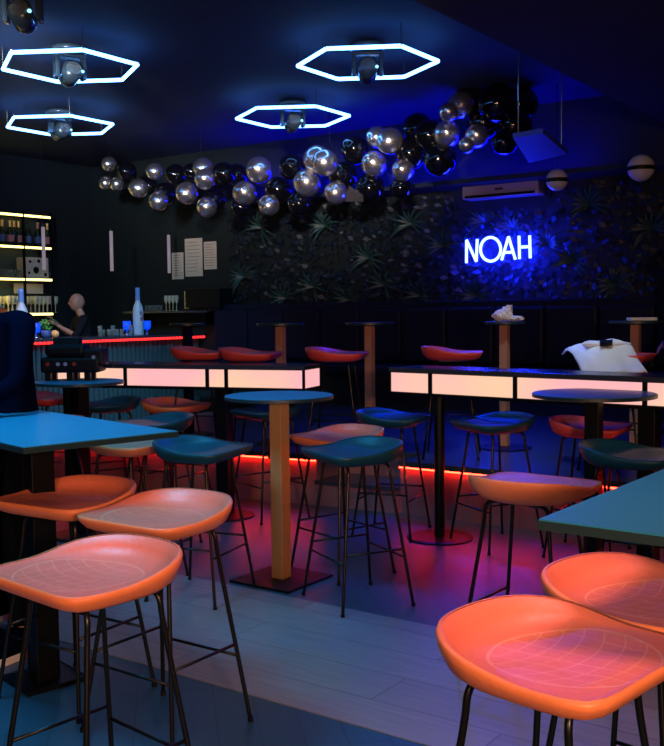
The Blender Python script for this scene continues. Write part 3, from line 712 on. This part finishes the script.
# large bottles on the bar
def on_bar(px, back=0.3): return Vector((BX-back, PX(px, 330, BX-back).y, BZ))
t = bottle(on_bar(138.5), 0.64, 'frost', 'tall frosted bottle with blue cap standing on the bar', foil='frostblue', r=0.072, name='large_bottle')
b = NB()
for z2, y2, s2 in [(.30, -.02, .03), (.26, .015, .025), (.22, -.012, .03)]: box(b, (0.069, y2-s2/2, z2-0.03), (0.074, y2+s2/2, z2+0.02))
link('printed_mark', b, MT['indred'] if False else MT['pinklabel'], t)
bottle(on_bar(22), 0.60, 'frost', 'tall blue-lit frosted bottle on the bar beside the left person', foil='frostblue', r=0.075, name='large_bottle')
for px, lab in [(127, 'blue glowing cup lamp on the bar left of the tall bottle'), (147, 'blue glowing cup lamp on the bar right of the tall bottle'), (36, 'blue glowing cup lamp on the bar near the left person')]:
    t = thing('cup_lamp', lab, 'lamp', on_bar(px))
    b = NB(); lathe(b, [(0, 0), (0.045, 0), (0.03, 0.02), (0.012, 0.03), (0.012, 0.07), (0, 0.07)], seg=16); link('foot', b, MT['steel'], t, smooth=True)
    b = NB(); lathe(b, [(0, 0.07), (0.04, 0.075), (0.055, 0.12), (0.052, 0.19), (0.047, 0.19), (0.045, 0.12), (0, 0.085)], seg=18); link('bowl', b, MT['blueglow'], t, smooth=True)
for i, px in enumerate((100, 103, 109, 113, 117, 122, 131)):
    tumbler(on_bar(px, 0.12+0.05*(i % 2)), 0.09 if i % 3 else 0.14, 0.028, 'small glass standing on the bar between bartender and tall bottle', 'small glasses on the bar', name='small_glass')
# garnish plant on bar
t = thing('herb_pot', 'small green herb pot on the bar in front of the bartender', 'plant', on_bar(46, 0.25))
b = NB(); lathe(b, [(0, 0), (0.05, 0), (0.065, 0.10), (0.055, 0.10), (0.045, 0.02), (0, 0.02)], seg=18); link('pot', b, MT['bluelabel'], t, smooth=True)
b = NB()
for k in range(90):
    a = random.uniform(0, 2*PI); r_ = random.uniform(0, 0.09); z_ = 0.10+random.uniform(0, 0.12); o_ = Vector((math.cos(a)*r_, math.sin(a)*r_, z_)); d = Vector((random.uniform(-1, 1), random.uniform(-1, 1), random.uniform(-.2, 1))).normalized()*0.04; s = d.orthogonal().normalized()*0.012
    b.faces.new([b.verts.new(o_), b.verts.new(o_+d*.5+s), b.verts.new(o_+d), b.verts.new(o_+d*.5-s)])
link('leaves', b, MT['lime'], t)
o = tag(link('orange_fruit', (lambda b: (bmesh.ops.create_icosphere(b, subdivisions=3, radius=0.05, matrix=Matrix.Translation((0, 0, 0.05))), b)[1])(NB()), mat('orange_peel', (0.8, 0.4, 0.15), 0.5, bump=0.3, bscale=150), smooth=True, loc=on_bar(55, 0.2)), 'orange fruit on the bar right of the herb pot', 'fruit')
# back counter by the back wall with glasses and coffee machine
gx0 = PY(142, 312, BW).x; gx1 = PY(226, 312, BW).x
wz = PY(160, 311, BW-0.2).z
t = thing('wall_shelf', 'dark wall shelf holding a row of small glasses right of the tall bottle', 'shelf', ((gx0+gx1)/2, BW, wz))
b = NB(); box(b, ((gx0-gx1)/2, -0.4, -0.03), ((gx1-gx0)/2, 0, 0)); link('board', b, MT['counter'], t)
for s in (-1, 1):
    b = NB(); box(b, (s*(gx1-gx0)*0.42-0.015, -0.3, -0.2), (s*(gx1-gx0)*0.42+0.015, 0, -0.03)); link('bracket', b, MT['black_metal'], t)
for px in (146, 149, 152, 155, 158, 161):
    p = PY(px, 300, BW-0.25); p.z = wz; tumbler(p, 0.085, 0.022, 'small greenish glass in the row on the dark wall shelf', 'small glasses on the wall shelf', name='small_glass')
for px in (166, 169.5, 173, 176.5):
    p = PY(px, 300, BW-0.2); p.z = wz; tumbler(p, 0.22, 0.03, 'tall stemmed glass on the wall shelf beside the coffee machine', 'stemmed glasses on the wall shelf', name='wine_glass', stem=True)
p = PY(203, 300, BW-0.35); p.z = wz
mw = abs(PY(222, 300, BW-0.35).x-PY(186, 300, BW-0.35).x)/2
t = thing('coffee_machine', 'black boxy coffee machine on the back wall shelf under the notices', 'coffee machine', Vector((p.x, BW-0.2, wz)))
b = NB(); box(b, (-mw, -0.19, 0.02), (mw, 0.19, 0.30), bev=0.02); link('body', b, MT['blackplastic'], t)
b = NB(); box(b, (-mw+0.03, -0.2, 0.04), (-mw+0.05, -0.19, 0.27)); box(b, (-mw+0.02, -0.2, 0.03), (-mw+0.12, -0.19, 0.04)); link('side_trim', b, MT['steel'], t)
b = NB(); box(b, (-mw+0.02, -0.17, 0), (mw-0.02, 0.17, 0.02)); link('foot', b, MT['blackplastic'], t)
# notices
for (xa, ya, xb, yb, lab) in [(172, 253, 184, 279, 'left and lowest of three paper notices on the back wall'), (185, 239, 203, 276, 'tallest, middle one of three paper notices on the back wall'), (204, 242, 217, 269, 'right one of three paper notices on the back wall')]:
    A = PY(xa, ya, BW); Bq = PY(xb, yb, BW); c = (A+Bq)/2
    t = thing('paper_notice', lab, 'notice', (c.x, BW, c.z)); hw = abs(Bq.x-A.x)/2; hh = abs(A.z-Bq.z)/2
    b = NB(); box(b, (-hw, -0.006, -hh), (hw, -0.001, hh)); link('sheet', b, MT['paper'], t)
    b = NB()
    for k in range(9):
        z = hh*0.8-k*hh*0.19; box(b, (-hw*0.8, -0.008, z-0.004), (hw*random.uniform(0.3, 0.8), -0.006, z+0.004))
    link('text_lines', b, MT['ink'], t)
# pendant tubes over the bar
for px, y0_, y1_, lab in [(43, 227, 270, 'pale vertical tube pendant in front of the lit shelves'), (111, 231, 271, 'pale vertical tube pendant above the bar, middle one'), (168.5, 235, 273, 'pale vertical tube pendant left of the paper notices')]:
    A = PX(px, y0_, BX-0.3); Bq = PX(px, y1_, BX-0.3)
    t = thing('tube_pendant', lab, 'lamp', (BX-0.3, A.y, Bq.z)); L = A.z-Bq.z
    b = NB(); cyl(b, (0, 0, 0), (0, 0, L), 0.022, seg=14); link('tube', b, MT['tube'], t, smooth=True)
    b = NB(); cyl(b, (0, 0, L), (0, 0, L+0.04), 0.024, seg=14); link('cap', b, MT['blackplastic'], t)
    b = NB(); cyl(b, (0, 0, L+0.04), (0, 0, CEIL-Bq.z), 0.003, seg=6); link('cord', b, MT['blackplastic'], t)
# ------------------------------------------------------------------ people
def skin_mesh(name, chains, m, parent, sub=2, extra=None):
    """chains: list of vertex lists [(pos, radius)], index links given by shared positions"""
    verts = []; rad = []; edges = []
    def vid(p, r):
        for i, q in enumerate(verts):
            if (q-p).length < 1e-5: return i
        verts.append(p.copy()); rad.append(r); return len(verts)-1
    for ch in chains:
        prev = None
        for p, r in ch:
            i = vid(Vector(p), r)
            if prev is not None and i != prev: edges.append((prev, i))
            prev = i
    me = bpy.data.meshes.new(name); me.from_pydata(verts, edges, []); me.update()
    o = bpy.data.objects.new(name, me); COL.objects.link(o)
    md = o.modifiers.new('s', 'SKIN'); md.use_smooth_shade = True; md.branch_smoothing = 0.6
    for i, v in enumerate(me.skin_vertices[0].data):
        rr = rad[i]; v.radius = rr if isinstance(rr, tuple) else (rr, rr); v.use_root = (i == 0)
    sb = o.modifiers.new('sub', 'SUBSURF'); sb.levels = sub; sb.render_levels = sub
    dg = bpy.context.evaluated_depsgraph_get(); dg.update()
    nm = bpy.data.meshes.new_from_object(o.evaluated_get(dg)); bpy.data.objects.remove(o)
    nm.materials.clear(); nm.materials.append(m)
    if extra:
        b = NB(); b.from_mesh(nm); extra(b); b.to_mesh(nm); b.free()
    for p in nm.polygons: p.use_smooth = True
    o = bpy.data.objects.new(name, nm); COL.objects.link(o)
    if parent: o.parent = parent
    return o
def head_into(hc, fwd, tilt=0.0):
    def f(bm):
        n0 = len(bm.verts)
        r = bmesh.ops.create_uvsphere(bm, u_segments=28, v_segments=20, radius=1)
        up = Vector((0, 0, 1)); fw = fwd.normalized(); sd = fw.cross(up).normalized(); up = sd.cross(fw)
        for v in r['verts']:
            x, y, z = v.co   # y forward
            jaw = max(0, -z)
            w_ = 0.076*(1-0.28*jaw*jaw); dpt = 0.098*(1-0.12*jaw)
            yy_ = y*dpt+ (0.012*jaw if y > 0 else -0.008*(1-jaw))
            if y > 0.6 and abs(x) < 0.35:
                nz = math.exp(-((z+0.12)/0.16)**2)*math.exp(-(x/0.16)**2); yy_ += 0.026*nz          # nose
                yy_ += 0.006*math.exp(-((z+0.48)/0.08)**2)*math.exp(-(x/0.25)**2)                     # lips
                yy_ += 0.008*math.exp(-((z+0.82)/0.12)**2)                                            # chin
            if y > 0.5: yy_ -= 0.010*math.exp(-((z-0.06)/0.10)**2)*math.exp(-((abs(x)-0.38)/0.16)**2)   # eye sockets
            v.co = hc+sd*(x*w_)+fw*yy_+up*(z*0.118)
        for s in (-1, 1):                                                                              # ears
            bmesh.ops.create_uvsphere(bm, u_segments=10, v_segments=8, radius=1, matrix=Matrix.Translation(hc+sd*s*0.076+fw*-0.005) @ Matrix(((sd.x, fw.x, up.x, 0), (sd.y, fw.y, up.y, 0), (sd.z, fw.z, up.z, 0), (0, 0, 0, 1))) @ Matrix.Diagonal((0.012, 0.018, 0.032, 1)))
    return f
def hand_chains(w, d, up, curl=0.5, s=1.0):
    """five fingers from wrist w, pointing d, back of the hand towards up"""
    d = d.normalized(); sd = d.cross(up).normalized(); up = sd.cross(d).normalized(); out = []
    palm = w+d*0.05*s
    out.append([(w, 0.024*s), (w+d*0.025*s, (0.030*s, 0.018*s)), (palm, (0.036*s, 0.016*s)), (w+d*0.082*s, (0.034*s, 0.013*s))])
    kn = w+d*0.082*s
    for i, L in enumerate((0.062, 0.074, 0.068, 0.052)):
        o_ = (i-1.5)*0.019*s; a = kn+sd*o_+d*0.006*s
        c1 = a+(d*math.cos(curl*.5)-up*math.sin(curl*.5))*L*.45*s+sd*o_*0.15; c2 = c1+(d*math.cos(curl*1.1)-up*math.sin(curl*1.1))*L*.33*s; c3 = c2+(d*math.cos(curl*1.6)-up*math.sin(curl*1.6))*L*.25*s
        out.append([(kn, (0.034*s, 0.013*s)), (a, 0.0095*s), (c1, 0.0088*s), (c2, 0.008*s), (c3, 0.0065*s)])
    b0 = w+d*0.025*s; t1 = b0-sd*0.034*s+d*0.018*s-up*0.006*s; t2 = t1-sd*0.018*s+d*0.026*s-up*0.008*s; t3 = t2-sd*0.004*s+d*0.022*s-up*0.004*s
    out.append([(b0, (0.030*s, 0.018*s)), (t1, 0.012*s), (t2, 0.0105*s), (t3, 0.008*s)])
    return out
def shoe(parent, ank, fwd, upper, sole, stripe=None):
    fw = fwd.normalized(); rz_ = math.atan2(fw.y, fw.x); o0 = Vector((ank.x, ank.y, ank.z-0.085))
    M_ = Matrix.Translation(o0) @ Matrix.Rotation(rz_, 4, 'Z')
    def outl(s): return [(-0.085*s, 0.0), (-0.075*s, 0.033*s), (0.0, 0.036*s), (0.08, 0.045*s), (0.15, 0.042*s), (0.185*s, 0.02*s), (0.19*s, 0), (0.185*s, -0.02*s), (0.15, -0.04*s), (0.08, -0.038*s), (0, -0.034*s), (-0.075*s, -0.033*s)]
    b = NB(); prism(b, outl(1.03), 0.0, 0.032); bmesh.ops.transform(b, matrix=M_, verts=b.verts); so = link('shoe_sole', b, sole, parent)
    b = NB(); rings = []
    for z_, sx_, k in [(0.032, 1.0, 0), (0.055, 0.97, 0), (0.075, 0.75, -0.02), (0.10, 0.48, -0.03), (0.125, 0.42, -0.032)]:
        rings.append([b.verts.new(((x-0.03)*sx_+0.03+k, y*(0.98-0.0*k), z_)) for x, y in outl(1)])
    for A, Q in zip(rings, rings[1:]):
        for i in range(12): b.faces.new((A[i], A[(i+1) % 12], Q[(i+1) % 12], Q[i]))
    b.faces.new(rings[0][::-1]); b.faces.new(rings[-1]); bmesh.ops.transform(b, matrix=M_, verts=b.verts)
    link('shoe_upper', b, upper, parent, smooth=True)
    if stripe:
        b = NB(); box(b, (0.00, -0.045, 0.004), (0.03, 0.045, 0.028)); bmesh.ops.transform(b, matrix=M_, verts=b.verts); link('shoe_mark', b, stripe, parent)
def person(name, label, loc, rz, J, top, bottom, bald=False, hair=None, curl=0.5, shoes=None, handup=None, facefwd=None):
    """J: local joints, person faces +Y locally"""
    t = thing(name, label, 'person', loc, rz)
    g = {k: Vector(v) for k, v in J.items()}
    pel, che, nk, hd = g['pelvis'], g['chest'], g['neck'], g['head']
    ch = [[(pel, (0.12, 0.09)), (pel.lerp(che, .5), (0.105, 0.085)), (che, (0.125, 0.09)), (che.lerp(nk, .72), (0.085, 0.065)), (nk, 0.056), (hd+Vector((0, -0.005, -0.05)), 0.05)]]
    for s in 'lr':
        sh, el, wr = g['sh_'+s], g['el_'+s], g['wr_'+s]; dn = g['hd_'+s]-wr
        ch.append([(che, (0.125, 0.09)), (che.lerp(sh, .6)+Vector((0, 0, .02)), 0.075), (sh, 0.058), (sh.lerp(el, .5), 0.046), (el, 0.039), (el.lerp(wr, .45), 0.037), (wr, 0.024)])
        hc_ = hand_chains(wr, dn, g.get('up_'+s, Vector((0, 0, 1))), curl, 1.0)
        if s == 'r': pass
        ch += hc_
        hp, kn, an, to = g['hp_'+s], g['kn_'+s], g['an_'+s], g['to_'+s]
        ch.append([(pel, (0.12, 0.09)), (hp, 0.09), (hp.lerp(kn, .5), 0.075), (kn, 0.055), (kn.lerp(an, .4), 0.052), (an, 0.036), (an+Vector((0, 0, -0.03)), 0.034), (to, 0.026)])
    fw = facefwd or Vector((0, 1, 0))
    body = skin_mesh('body', ch, MT['skin'], t, 1, head_into(hd, fw))
    # clothing
    cs = [[(pel+Vector((0, 0, -0.10)), (0.18, 0.15)), (pel, (0.175, 0.145)), (pel.lerp(che, .5), (0.165, 0.14)), (che, (0.172, 0.127)), (che.lerp(nk, .72), (0.118, 0.092)), (nk+Vector((0, 0, -0.015)), 0.066)]]
    for s in 'lr':
        sh, el, wr = g['sh_'+s], g['el_'+s], g['wr_'+s]; we = el.lerp(wr, g.get('sleeve', Vector((.9, 0, 0))).x)
        cs.append([(che, (0.172, 0.127)), (che.lerp(sh, .6)+Vector((0, 0, .02)), 0.092), (sh, 0.074), (sh.lerp(el, .5), 0.060), (el, 0.052), (el.lerp(we, .5), 0.048), (we, 0.038)])
    skin_mesh('shirt' if top == 'shirt' else 'jacket', cs, MT[top], t, 1)
    ct = []
    for s in 'lr':
        hp, kn, an = g['hp_'+s], g['kn_'+s], g['an_'+s]
        ct.append([(pel, (0.165, 0.125)), (hp, 0.105), (hp.lerp(kn, .5), 0.089), (kn, 0.069), (kn.lerp(an, .5), 0.064), (kn.lerp(an, .97), 0.056)])
    skin_mesh('trousers', ct, MT[bottom], t, 1)
    sm = shoes or (MT['blackplastic'], MT['blackplastic'], None)
    for s in 'lr':
        an, to = g['an_'+s], g['to_'+s]; d = to-an; d.z = 0; shoe(t, an, d, *sm)
    up = Vector((0, 0, 1)); sd = fw.cross(up).normalized()
    for s in (-1, 1):
        b = NB(); bmesh.ops.create_icosphere(b, subdivisions=2, radius=0.011, matrix=Matrix.Translation(hd+fw*0.080+sd*s*0.03+up*0.008)); link('eye', b, MT['eye'], t, smooth=True)
    if hair:
        b = NB(); r = bmesh.ops.create_uvsphere(b, u_segments=24, v_segments=16, radius=1)
        for v in r['verts']:
            x, y, z = v.co; k = 1.07+0.02*math.sin(x*9+z*7)
            v.co = hd+sd*(x*0.078*k)+fw*(y*0.10*k-0.012)+up*(z*0.122*k+0.008)
        kill = [v for v in b.verts if (v.co-hd).dot(fw) > 0.045 and (v.co-hd).z < 0.055 or (v.co-hd).z < -0.06]
        bmesh.ops.delete(b, geom=kill, context='VERTS'); link('hair', b, MT[hair], t, smooth=True)
    return t
def stand(h=1.0):
    return dict(pelvis=(0, 0, .95*h), chest=(0, 0, 1.25*h), neck=(0, 0.01, 1.50*h), head=(0, .03, 1.65*h),
        sh_l=(-.19, 0, 1.40*h), el_l=(-.25, .0, 1.12*h), wr_l=(-.24, .12, .90*h), hd_l=(-.24, .18, .82*h),
        sh_r=(.19, 0, 1.40*h), el_r=(.25, .0, 1.12*h), wr_r=(.24, .12, .90*h), hd_r=(.24, .18, .82*h),
        hp_l=(-.10, 0, .90*h), kn_l=(-.11, .02, .50*h), an_l=(-.11, -.02, .085), to_l=(-.12, .12, .04),
        hp_r=(.10, 0, .90*h), kn_r=(.11, .02, .50*h), an_r=(.11, -.02, .085), to_r=(.12, .12, .04))
# bartender: behind the bar, facing left in the picture, hand raised in front
bpz = PX(83, 311, BX-0.95)
J = stand(1.0)
J.update(head=(0, .08, 1.67), neck=(0, .04, 1.54), chest=(0, -0.01, 1.34), sh_l=(-.20, 0.02, 1.47), sh_r=(.20, 0.02, 1.47),
         el_l=(-.26, .14, 1.22), wr_l=(-.13, .36, 1.36), hd_l=(-.09, .45, 1.44), el_r=(.27, .14, 1.22), wr_r=(.17, .34, 1.40), hd_r=(.14, .42, 1.48), sleeve=(.25, 0, 0))
fdir = Vector((-0.5, -0.85, 0))
person('bartender', 'bald person in black T-shirt behind the bar, facing left with raised hands', Vector((bpz.x, bpz.y, 0)), math.atan2(fdir.y, fdir.x)-PI/2, J, 'shirt', 'trousers', curl=0.6)
# guest leaning on the left table, mostly outside the picture
gy = cL.y+lv*1.0+0.20
gp_ = PF(10, 4.75)
fo = P(6, 660, 0.0)-Vector((gp_.x, gp_.y, 0))   # foot on the floor under the table
S = stand(1.0)
S.update(chest=(0, .05, 1.36), neck=(.11, .08, 1.60), head=(.27, .17, 1.74), sh_l=(-.19, .06, 1.50), sh_r=(.20, .06, 1.50),
         el_l=(-.25, .15, 1.20), wr_l=(-.16, .38, 1.10), hd_l=(-.10, .46, 1.10), el_r=(.27, .17, 1.15), wr_r=(.12, .38, 1.10), hd_r=(.06, .46, 1.10),
         kn_l=(-fo.x*.6, -fo.y*.5, .50), an_l=(-fo.x, -fo.y-0.10, .085), to_l=(-fo.x-.02, -fo.y+.04, .04), sleeve=(.95, 0, 0))
person('person', 'person in dark navy jacket leaning on left table, cut by the left edge, white-soled sneakers', Vector((gp_.x, gp_.y, 0)), PI, S, 'jacket', 'trousers', hair='hair', curl=0.3, shoes=(MT['jacket'], MT['whiterubber'], MT['indred']))
rg = PD(686, 300, 1.0); k = 9.0/math.hypot(rg.x, rg.y); 
S2 = stand(0.93)
pr = person('person', 'person in dark clothes with white collar standing at the right picture edge', Vector((rg.x*k, rg.y*k, PZ)), math.radians(115), S2, 'shirt', 'jacket', hair='hair', curl=0.3)
b = NB(); lathe(b, [(0.075, 1.36), (0.085, 1.37), (0.07, 1.43), (0.062, 1.43)], seg=20); link('collar', b, MT['cloth'], pr, smooth=True)
# ------------------------------------------------------------------ loose things
# round plate / phone tray on the left table
q = P(3, 408, TH); b = NB(); lathe(b, [(0, 0), (0.10, 0), (0.115, 0.012), (0.108, 0.012), (0.095, 0.005), (0, 0.005)], seg=36)
o = link('serving_plate', b, MT['headplastic'], smooth=True, loc=Vector((q.x, q.y, TH+0.001))); tag(o, 'dark flat plate on the left table at the picture edge', 'plate')
# equipment on the left round table
q = P(76, 380, 1.06); t = thing('stage_equipment', 'black bulky equipment unit on short feet standing on the dark left round table', 'equipment', Vector((q.x, q.y, 1.061)), YAW)
for x in (-.17, -.02, .10): 
    for y in (-.07, .07):
        b = NB(); box(b, (x-.02, y-.02, 0), (x+.02, y+.02, .06)); link('foot', b, MT['blackplastic'], t)
b = NB(); box(b, (-.215, -.11, .055), (.19, .11, .16), bev=.02); link('lower_case', b, MT['blackplastic'], t)
b = NB(); box(b, (-.19, -.09, .16), (.09, .09, .25), bev=.03); cyl(b, (-.14, 0, .25), (.04, 0, .25), .045, seg=20); link('upper_case', b, MT['blackplastic'], t, smooth=False)
b = NB(); box(b, (.07, -.10, .10), (.21, .10, .215), bev=.015); link('side_unit', b, MT['blackplastic'], t)
b = NB(); cyl(b, (.0, 0, .085), (.26, 0.0, .10), .012, seg=10); link('handle', b, MT['blackplastic'], t)
for x, m_ in [(-.16, 'indred'), (-.09, 'indblue'), (-.04, 'indblue'), (.02, 'indred'), (.15, 'indblue')]:
    b = NB(); cyl(b, (x, -.111 if x < .07 else -.101, .115 if x < .07 else .16), (x, -.118 if x < .07 else -.108, .115 if x < .07 else .16), .013, seg=12); link('indicator_lamp', b, MT[m_], t)
# crumpled napkins on the small platform table
q = PF(507, 7.85); t = thing('crumpled_napkins', 'crumpled white napkins on the small platform table', 'napkin', Vector((q.x, q.y, PZ+1.021)), YAW)
random.seed(3)
for k in range(3):
    b = NB(); bmesh.ops.create_icosphere(b, subdivisions=3, radius=1)
    cx = (-.05, .0, .07)[k]; sz = ((.06, .05, .045), (.045, .05, .06), (.07, .05, .022))[k]
    ph = random.uniform(0, 9)
    for v in b.verts:
        c_ = v.co.copy(); f_ = 1+.22*math.sin(c_.x*7+ph)*math.cos(c_.z*6+c_.y*5)
        v.co = Vector((cx+c_.x*sz[0]*f_, c_.y*sz[1]*f_, sz[2]+c_.z*sz[2]*f_*0.98))
    link('napkin', b, MT['cloth'], t)
b = NB(); prism(b, [(.0, -.01), (.03, -.01), (.05, .02), (.0, .02)], .08, .13); link('napkin_tip', b, MT['cloth'], t)
# paper on right platform table
q = PF(642, 7.45); b = NB(); box(b, (-.10, -.06, 0), (.10, .06, .022), bev=.003); o = link('white_booklet', b, MT['paper'], loc=Vector((q.x, q.y, PZ+1.021))); o.rotation_euler = (0, 0, YAW); tag(o, 'white booklet on the right-hand platform table', 'booklet')
# white cloth over the stool
def grid_cloth(nx, ny, f, th=0.008):
    b = NB(); V = [[b.verts.new(f(i/nx, j/ny)) for j in range(ny+1)] for i in range(nx+1)]
    for i in range(nx):
        for j in range(ny): b.faces.new((V[i][j], V[i+1][j], V[i+1][j+1], V[i][j+1]))
    bmesh.ops.recalc_face_normals(b, faces=b.faces)
    bmesh.ops.solidify(b, geom=b.faces[:], thickness=th); return b
q = P(602, 357.5, PZ+0.78); 
def fc(u, v):
    x = (u-.5)*.47; y = (v-.5)*.58-.03; z = PZ+0.85
    ex = max(0, abs(x)-.19); ey = max(0, -y-.06)
    z -= ex*.8+ey*.62; x -= ex*.4*(1 if x > 0 else -1); y -= ey*.12
    z += .010*math.sin(u*15+v*4)+.012*math.sin(v*11-u*5)+.02*math.exp(-((u-.62)/.12)**2)
    return Vector((x, y, z))
b = grid_cloth(30, 24, fc); o = link('white_cloth', b, MT['cloth'], smooth=True, loc=Vector((q.x, q.y, 0))); o.rotation_euler = (0, 0, YAW); tag(o, 'white cloth draped over the red-lit stool behind the right counter', 'cloth')
b = NB(); r_ = bmesh.ops.create_uvsphere(b, u_segments=20, v_segments=12, radius=1)
for v in b.verts: v.co = Vector((v.co.x*.17, v.co.y*.08, v.co.z*.03*(1+.3*math.sin(v.co.x*6))))
o = link('rolled_cloth', b, MT['cloth'], smooth=True, loc=Vector((q.x, q.y, PZ+.872))+Vector((math.cos(YAW), math.sin(YAW), 0))*.03); o.rotation_euler = (0, 0, YAW); tag(o, 'rolled white cloth lying on top of the draped white cloth', 'cloth')
b = NB(); prism(b, [(-.035, -.02), (.0, -.025), (.03, -.01), (.04, .02), (.01, .012), (-.01, .022), (-.03, .01)], 0, .02)
o = link('dark_pouch', b, MT['blackplastic'], loc=Vector((q.x, q.y, PZ+.872))+Vector((math.sin(YAW), -math.cos(YAW), 0))*.09); o.rotation_euler = (0.45, 0, YAW); o.scale = (1.3, 1.3, 1.3); tag(o, 'small dark pouch lying on the white cloths', 'pouch')
# ------------------------------------------------------------------ light
def cv(X, Y, z): return Vector((X*math.cos(YAW)-Y*math.sin(YAW), X*math.sin(YAW)+Y*math.cos(YAW), z))
def area(name, loc, target, size, power, col, spread=180, shape='DISK'):
    l_ = bpy.data.lights.new(name, 'AREA'); l_.energy = power; l_.color = col; l_.size = size; l_.shape = shape; l_.spread = math.radians(spread)
    o = bpy.data.objects.new(name, l_); COL.objects.link(o); o.location = loc
    o.rotation_euler = (Vector(target)-Vector(loc)).to_track_quat('-Z', 'Y').to_euler(); return o
area('warm_room_lamp', cv(0.9, -0.9, 1.75), cv(0.2, 5, 1.1), 0.35, 38, (1.0, 0.54, 0.30), 100)
area('warm_low_lamp', cv(-1.0, -0.6, 1.6), cv(-1.2, 4, 0.9), 0.35, 15, (1.0, 0.52, 0.28), 100)
area('garland_fill', cv(-0.2, 1.5, 3.2), cv(-0.3, 10.0, 3.9), 0.45, 42, (1.0, 0.86, 0.76), 26)  # this and the next: fill added for balloon highlights, no fixture modelled
area('garland_fill', cv(-2.6, 5.0, 3.2), cv(-2.8, 12.5, 3.9), 0.4, 13, (0.8, 0.9, 1.0), 30)
area('cyan_ceiling_light', cv(-1.7, 3.6, 3.5), cv(-1.6, 4.0, 0), 0.9, 46, (0.03, 0.55, 1.0), 110)
area('cyan_ceiling_light', cv(-0.2, 1.0, 3.2), cv(-0.4, 1.9, 0), 0.9, 2.5, (0.16, 0.5, 1.0), 120)
area('cyan_ceiling_light', cv(-1.0, 5.8, 3.5), cv(-1.0, 5.6, 0), 0.9, 16, (0.04, 0.45, 1.0), 120)
area('pink_seat_fill', cv(0.7, 2.5, 3.2), cv(0.5, 2.3, 0), 0.9, 12, (1.0, 0.42, 0.42), 90)  # this and the next: pink fill added to brighten the seat tops
area('pink_seat_fill', cv(-0.9, 3.0, 3.3), cv(-0.8, 3.2, 0), 0.9, 28, (1.0, 0.28, 0.30), 90)
area('blue_spot', cv(1.4, 8.6, 3.5), cv(0.8, 5.0, 0), 0.3, 6, (0.0, 0.03, 1.0), 60)
area('blue_spot', cv(0.8, 9.3, 3.6), cv(1.2, 8.6, 0.4), 0.3, 30, (0.0, 0.01, 1.0), 80)
area('platform_fill', cv(1.5, 6.2, 3.3), cv(1.55, 7.2, 1.3), 0.3, 45, (0.6, 0.85, 1.0), 60)  # cool fill added to whiten the napkins and cloth
area('bar_front_fill', cv(-1.6, 9.3, 3.4), cv(-2.6, 12.0, 0.8), 0.4, 26, (0.05, 0.55, 0.8), 70)  # cyan fill added to lift the bar front
area('bartender_fill', cv(-3.2, 10.2, 3.3), cv(-3.3, 12.2, 1.3), 0.2, 6, (1.0, 0.55, 0.55), 60)  # pinkish fill added for the bartender's skin
area('shelf_light_glow', Vector((LW+0.3, (shy0+ye)/2, shelfz[2]-0.05)), Vector((LW+0.15, (shy0+ye)/2, shelfz[3])), 0.6, 14, (1.0, 0.75, 0.2))
sg = bpy.data.lights.new('neon_sign_glow', 'AREA'); sg.shape = 'RECTANGLE'; sg.size = 0.9; sg.size_y = 0.4; sg.energy = 26; sg.color = (0.0, 0.01, 1.0)
so_ = bpy.data.objects.new('neon_sign_glow', sg); COL.objects.link(so_); so_.location = sign_at+Vector((0, 0.03, 0)); so_.rotation_euler = (math.radians(90), 0, 0)
w_ = bpy.data.worlds.new('world'); C.world = w_; w_.use_nodes = True
w_.node_tree.nodes['Background'].inputs[0].default_value = (0.002, 0.006, 0.02, 1); w_.node_tree.nodes['Background'].inputs[1].default_value = 0.6
C.view_settings.view_transform = 'Standard'; C.view_settings.look = 'None'; C.view_settings.exposure = 0.0; C.view_settings.gamma = 1.0; C.view_settings.use_curve_mapping = False
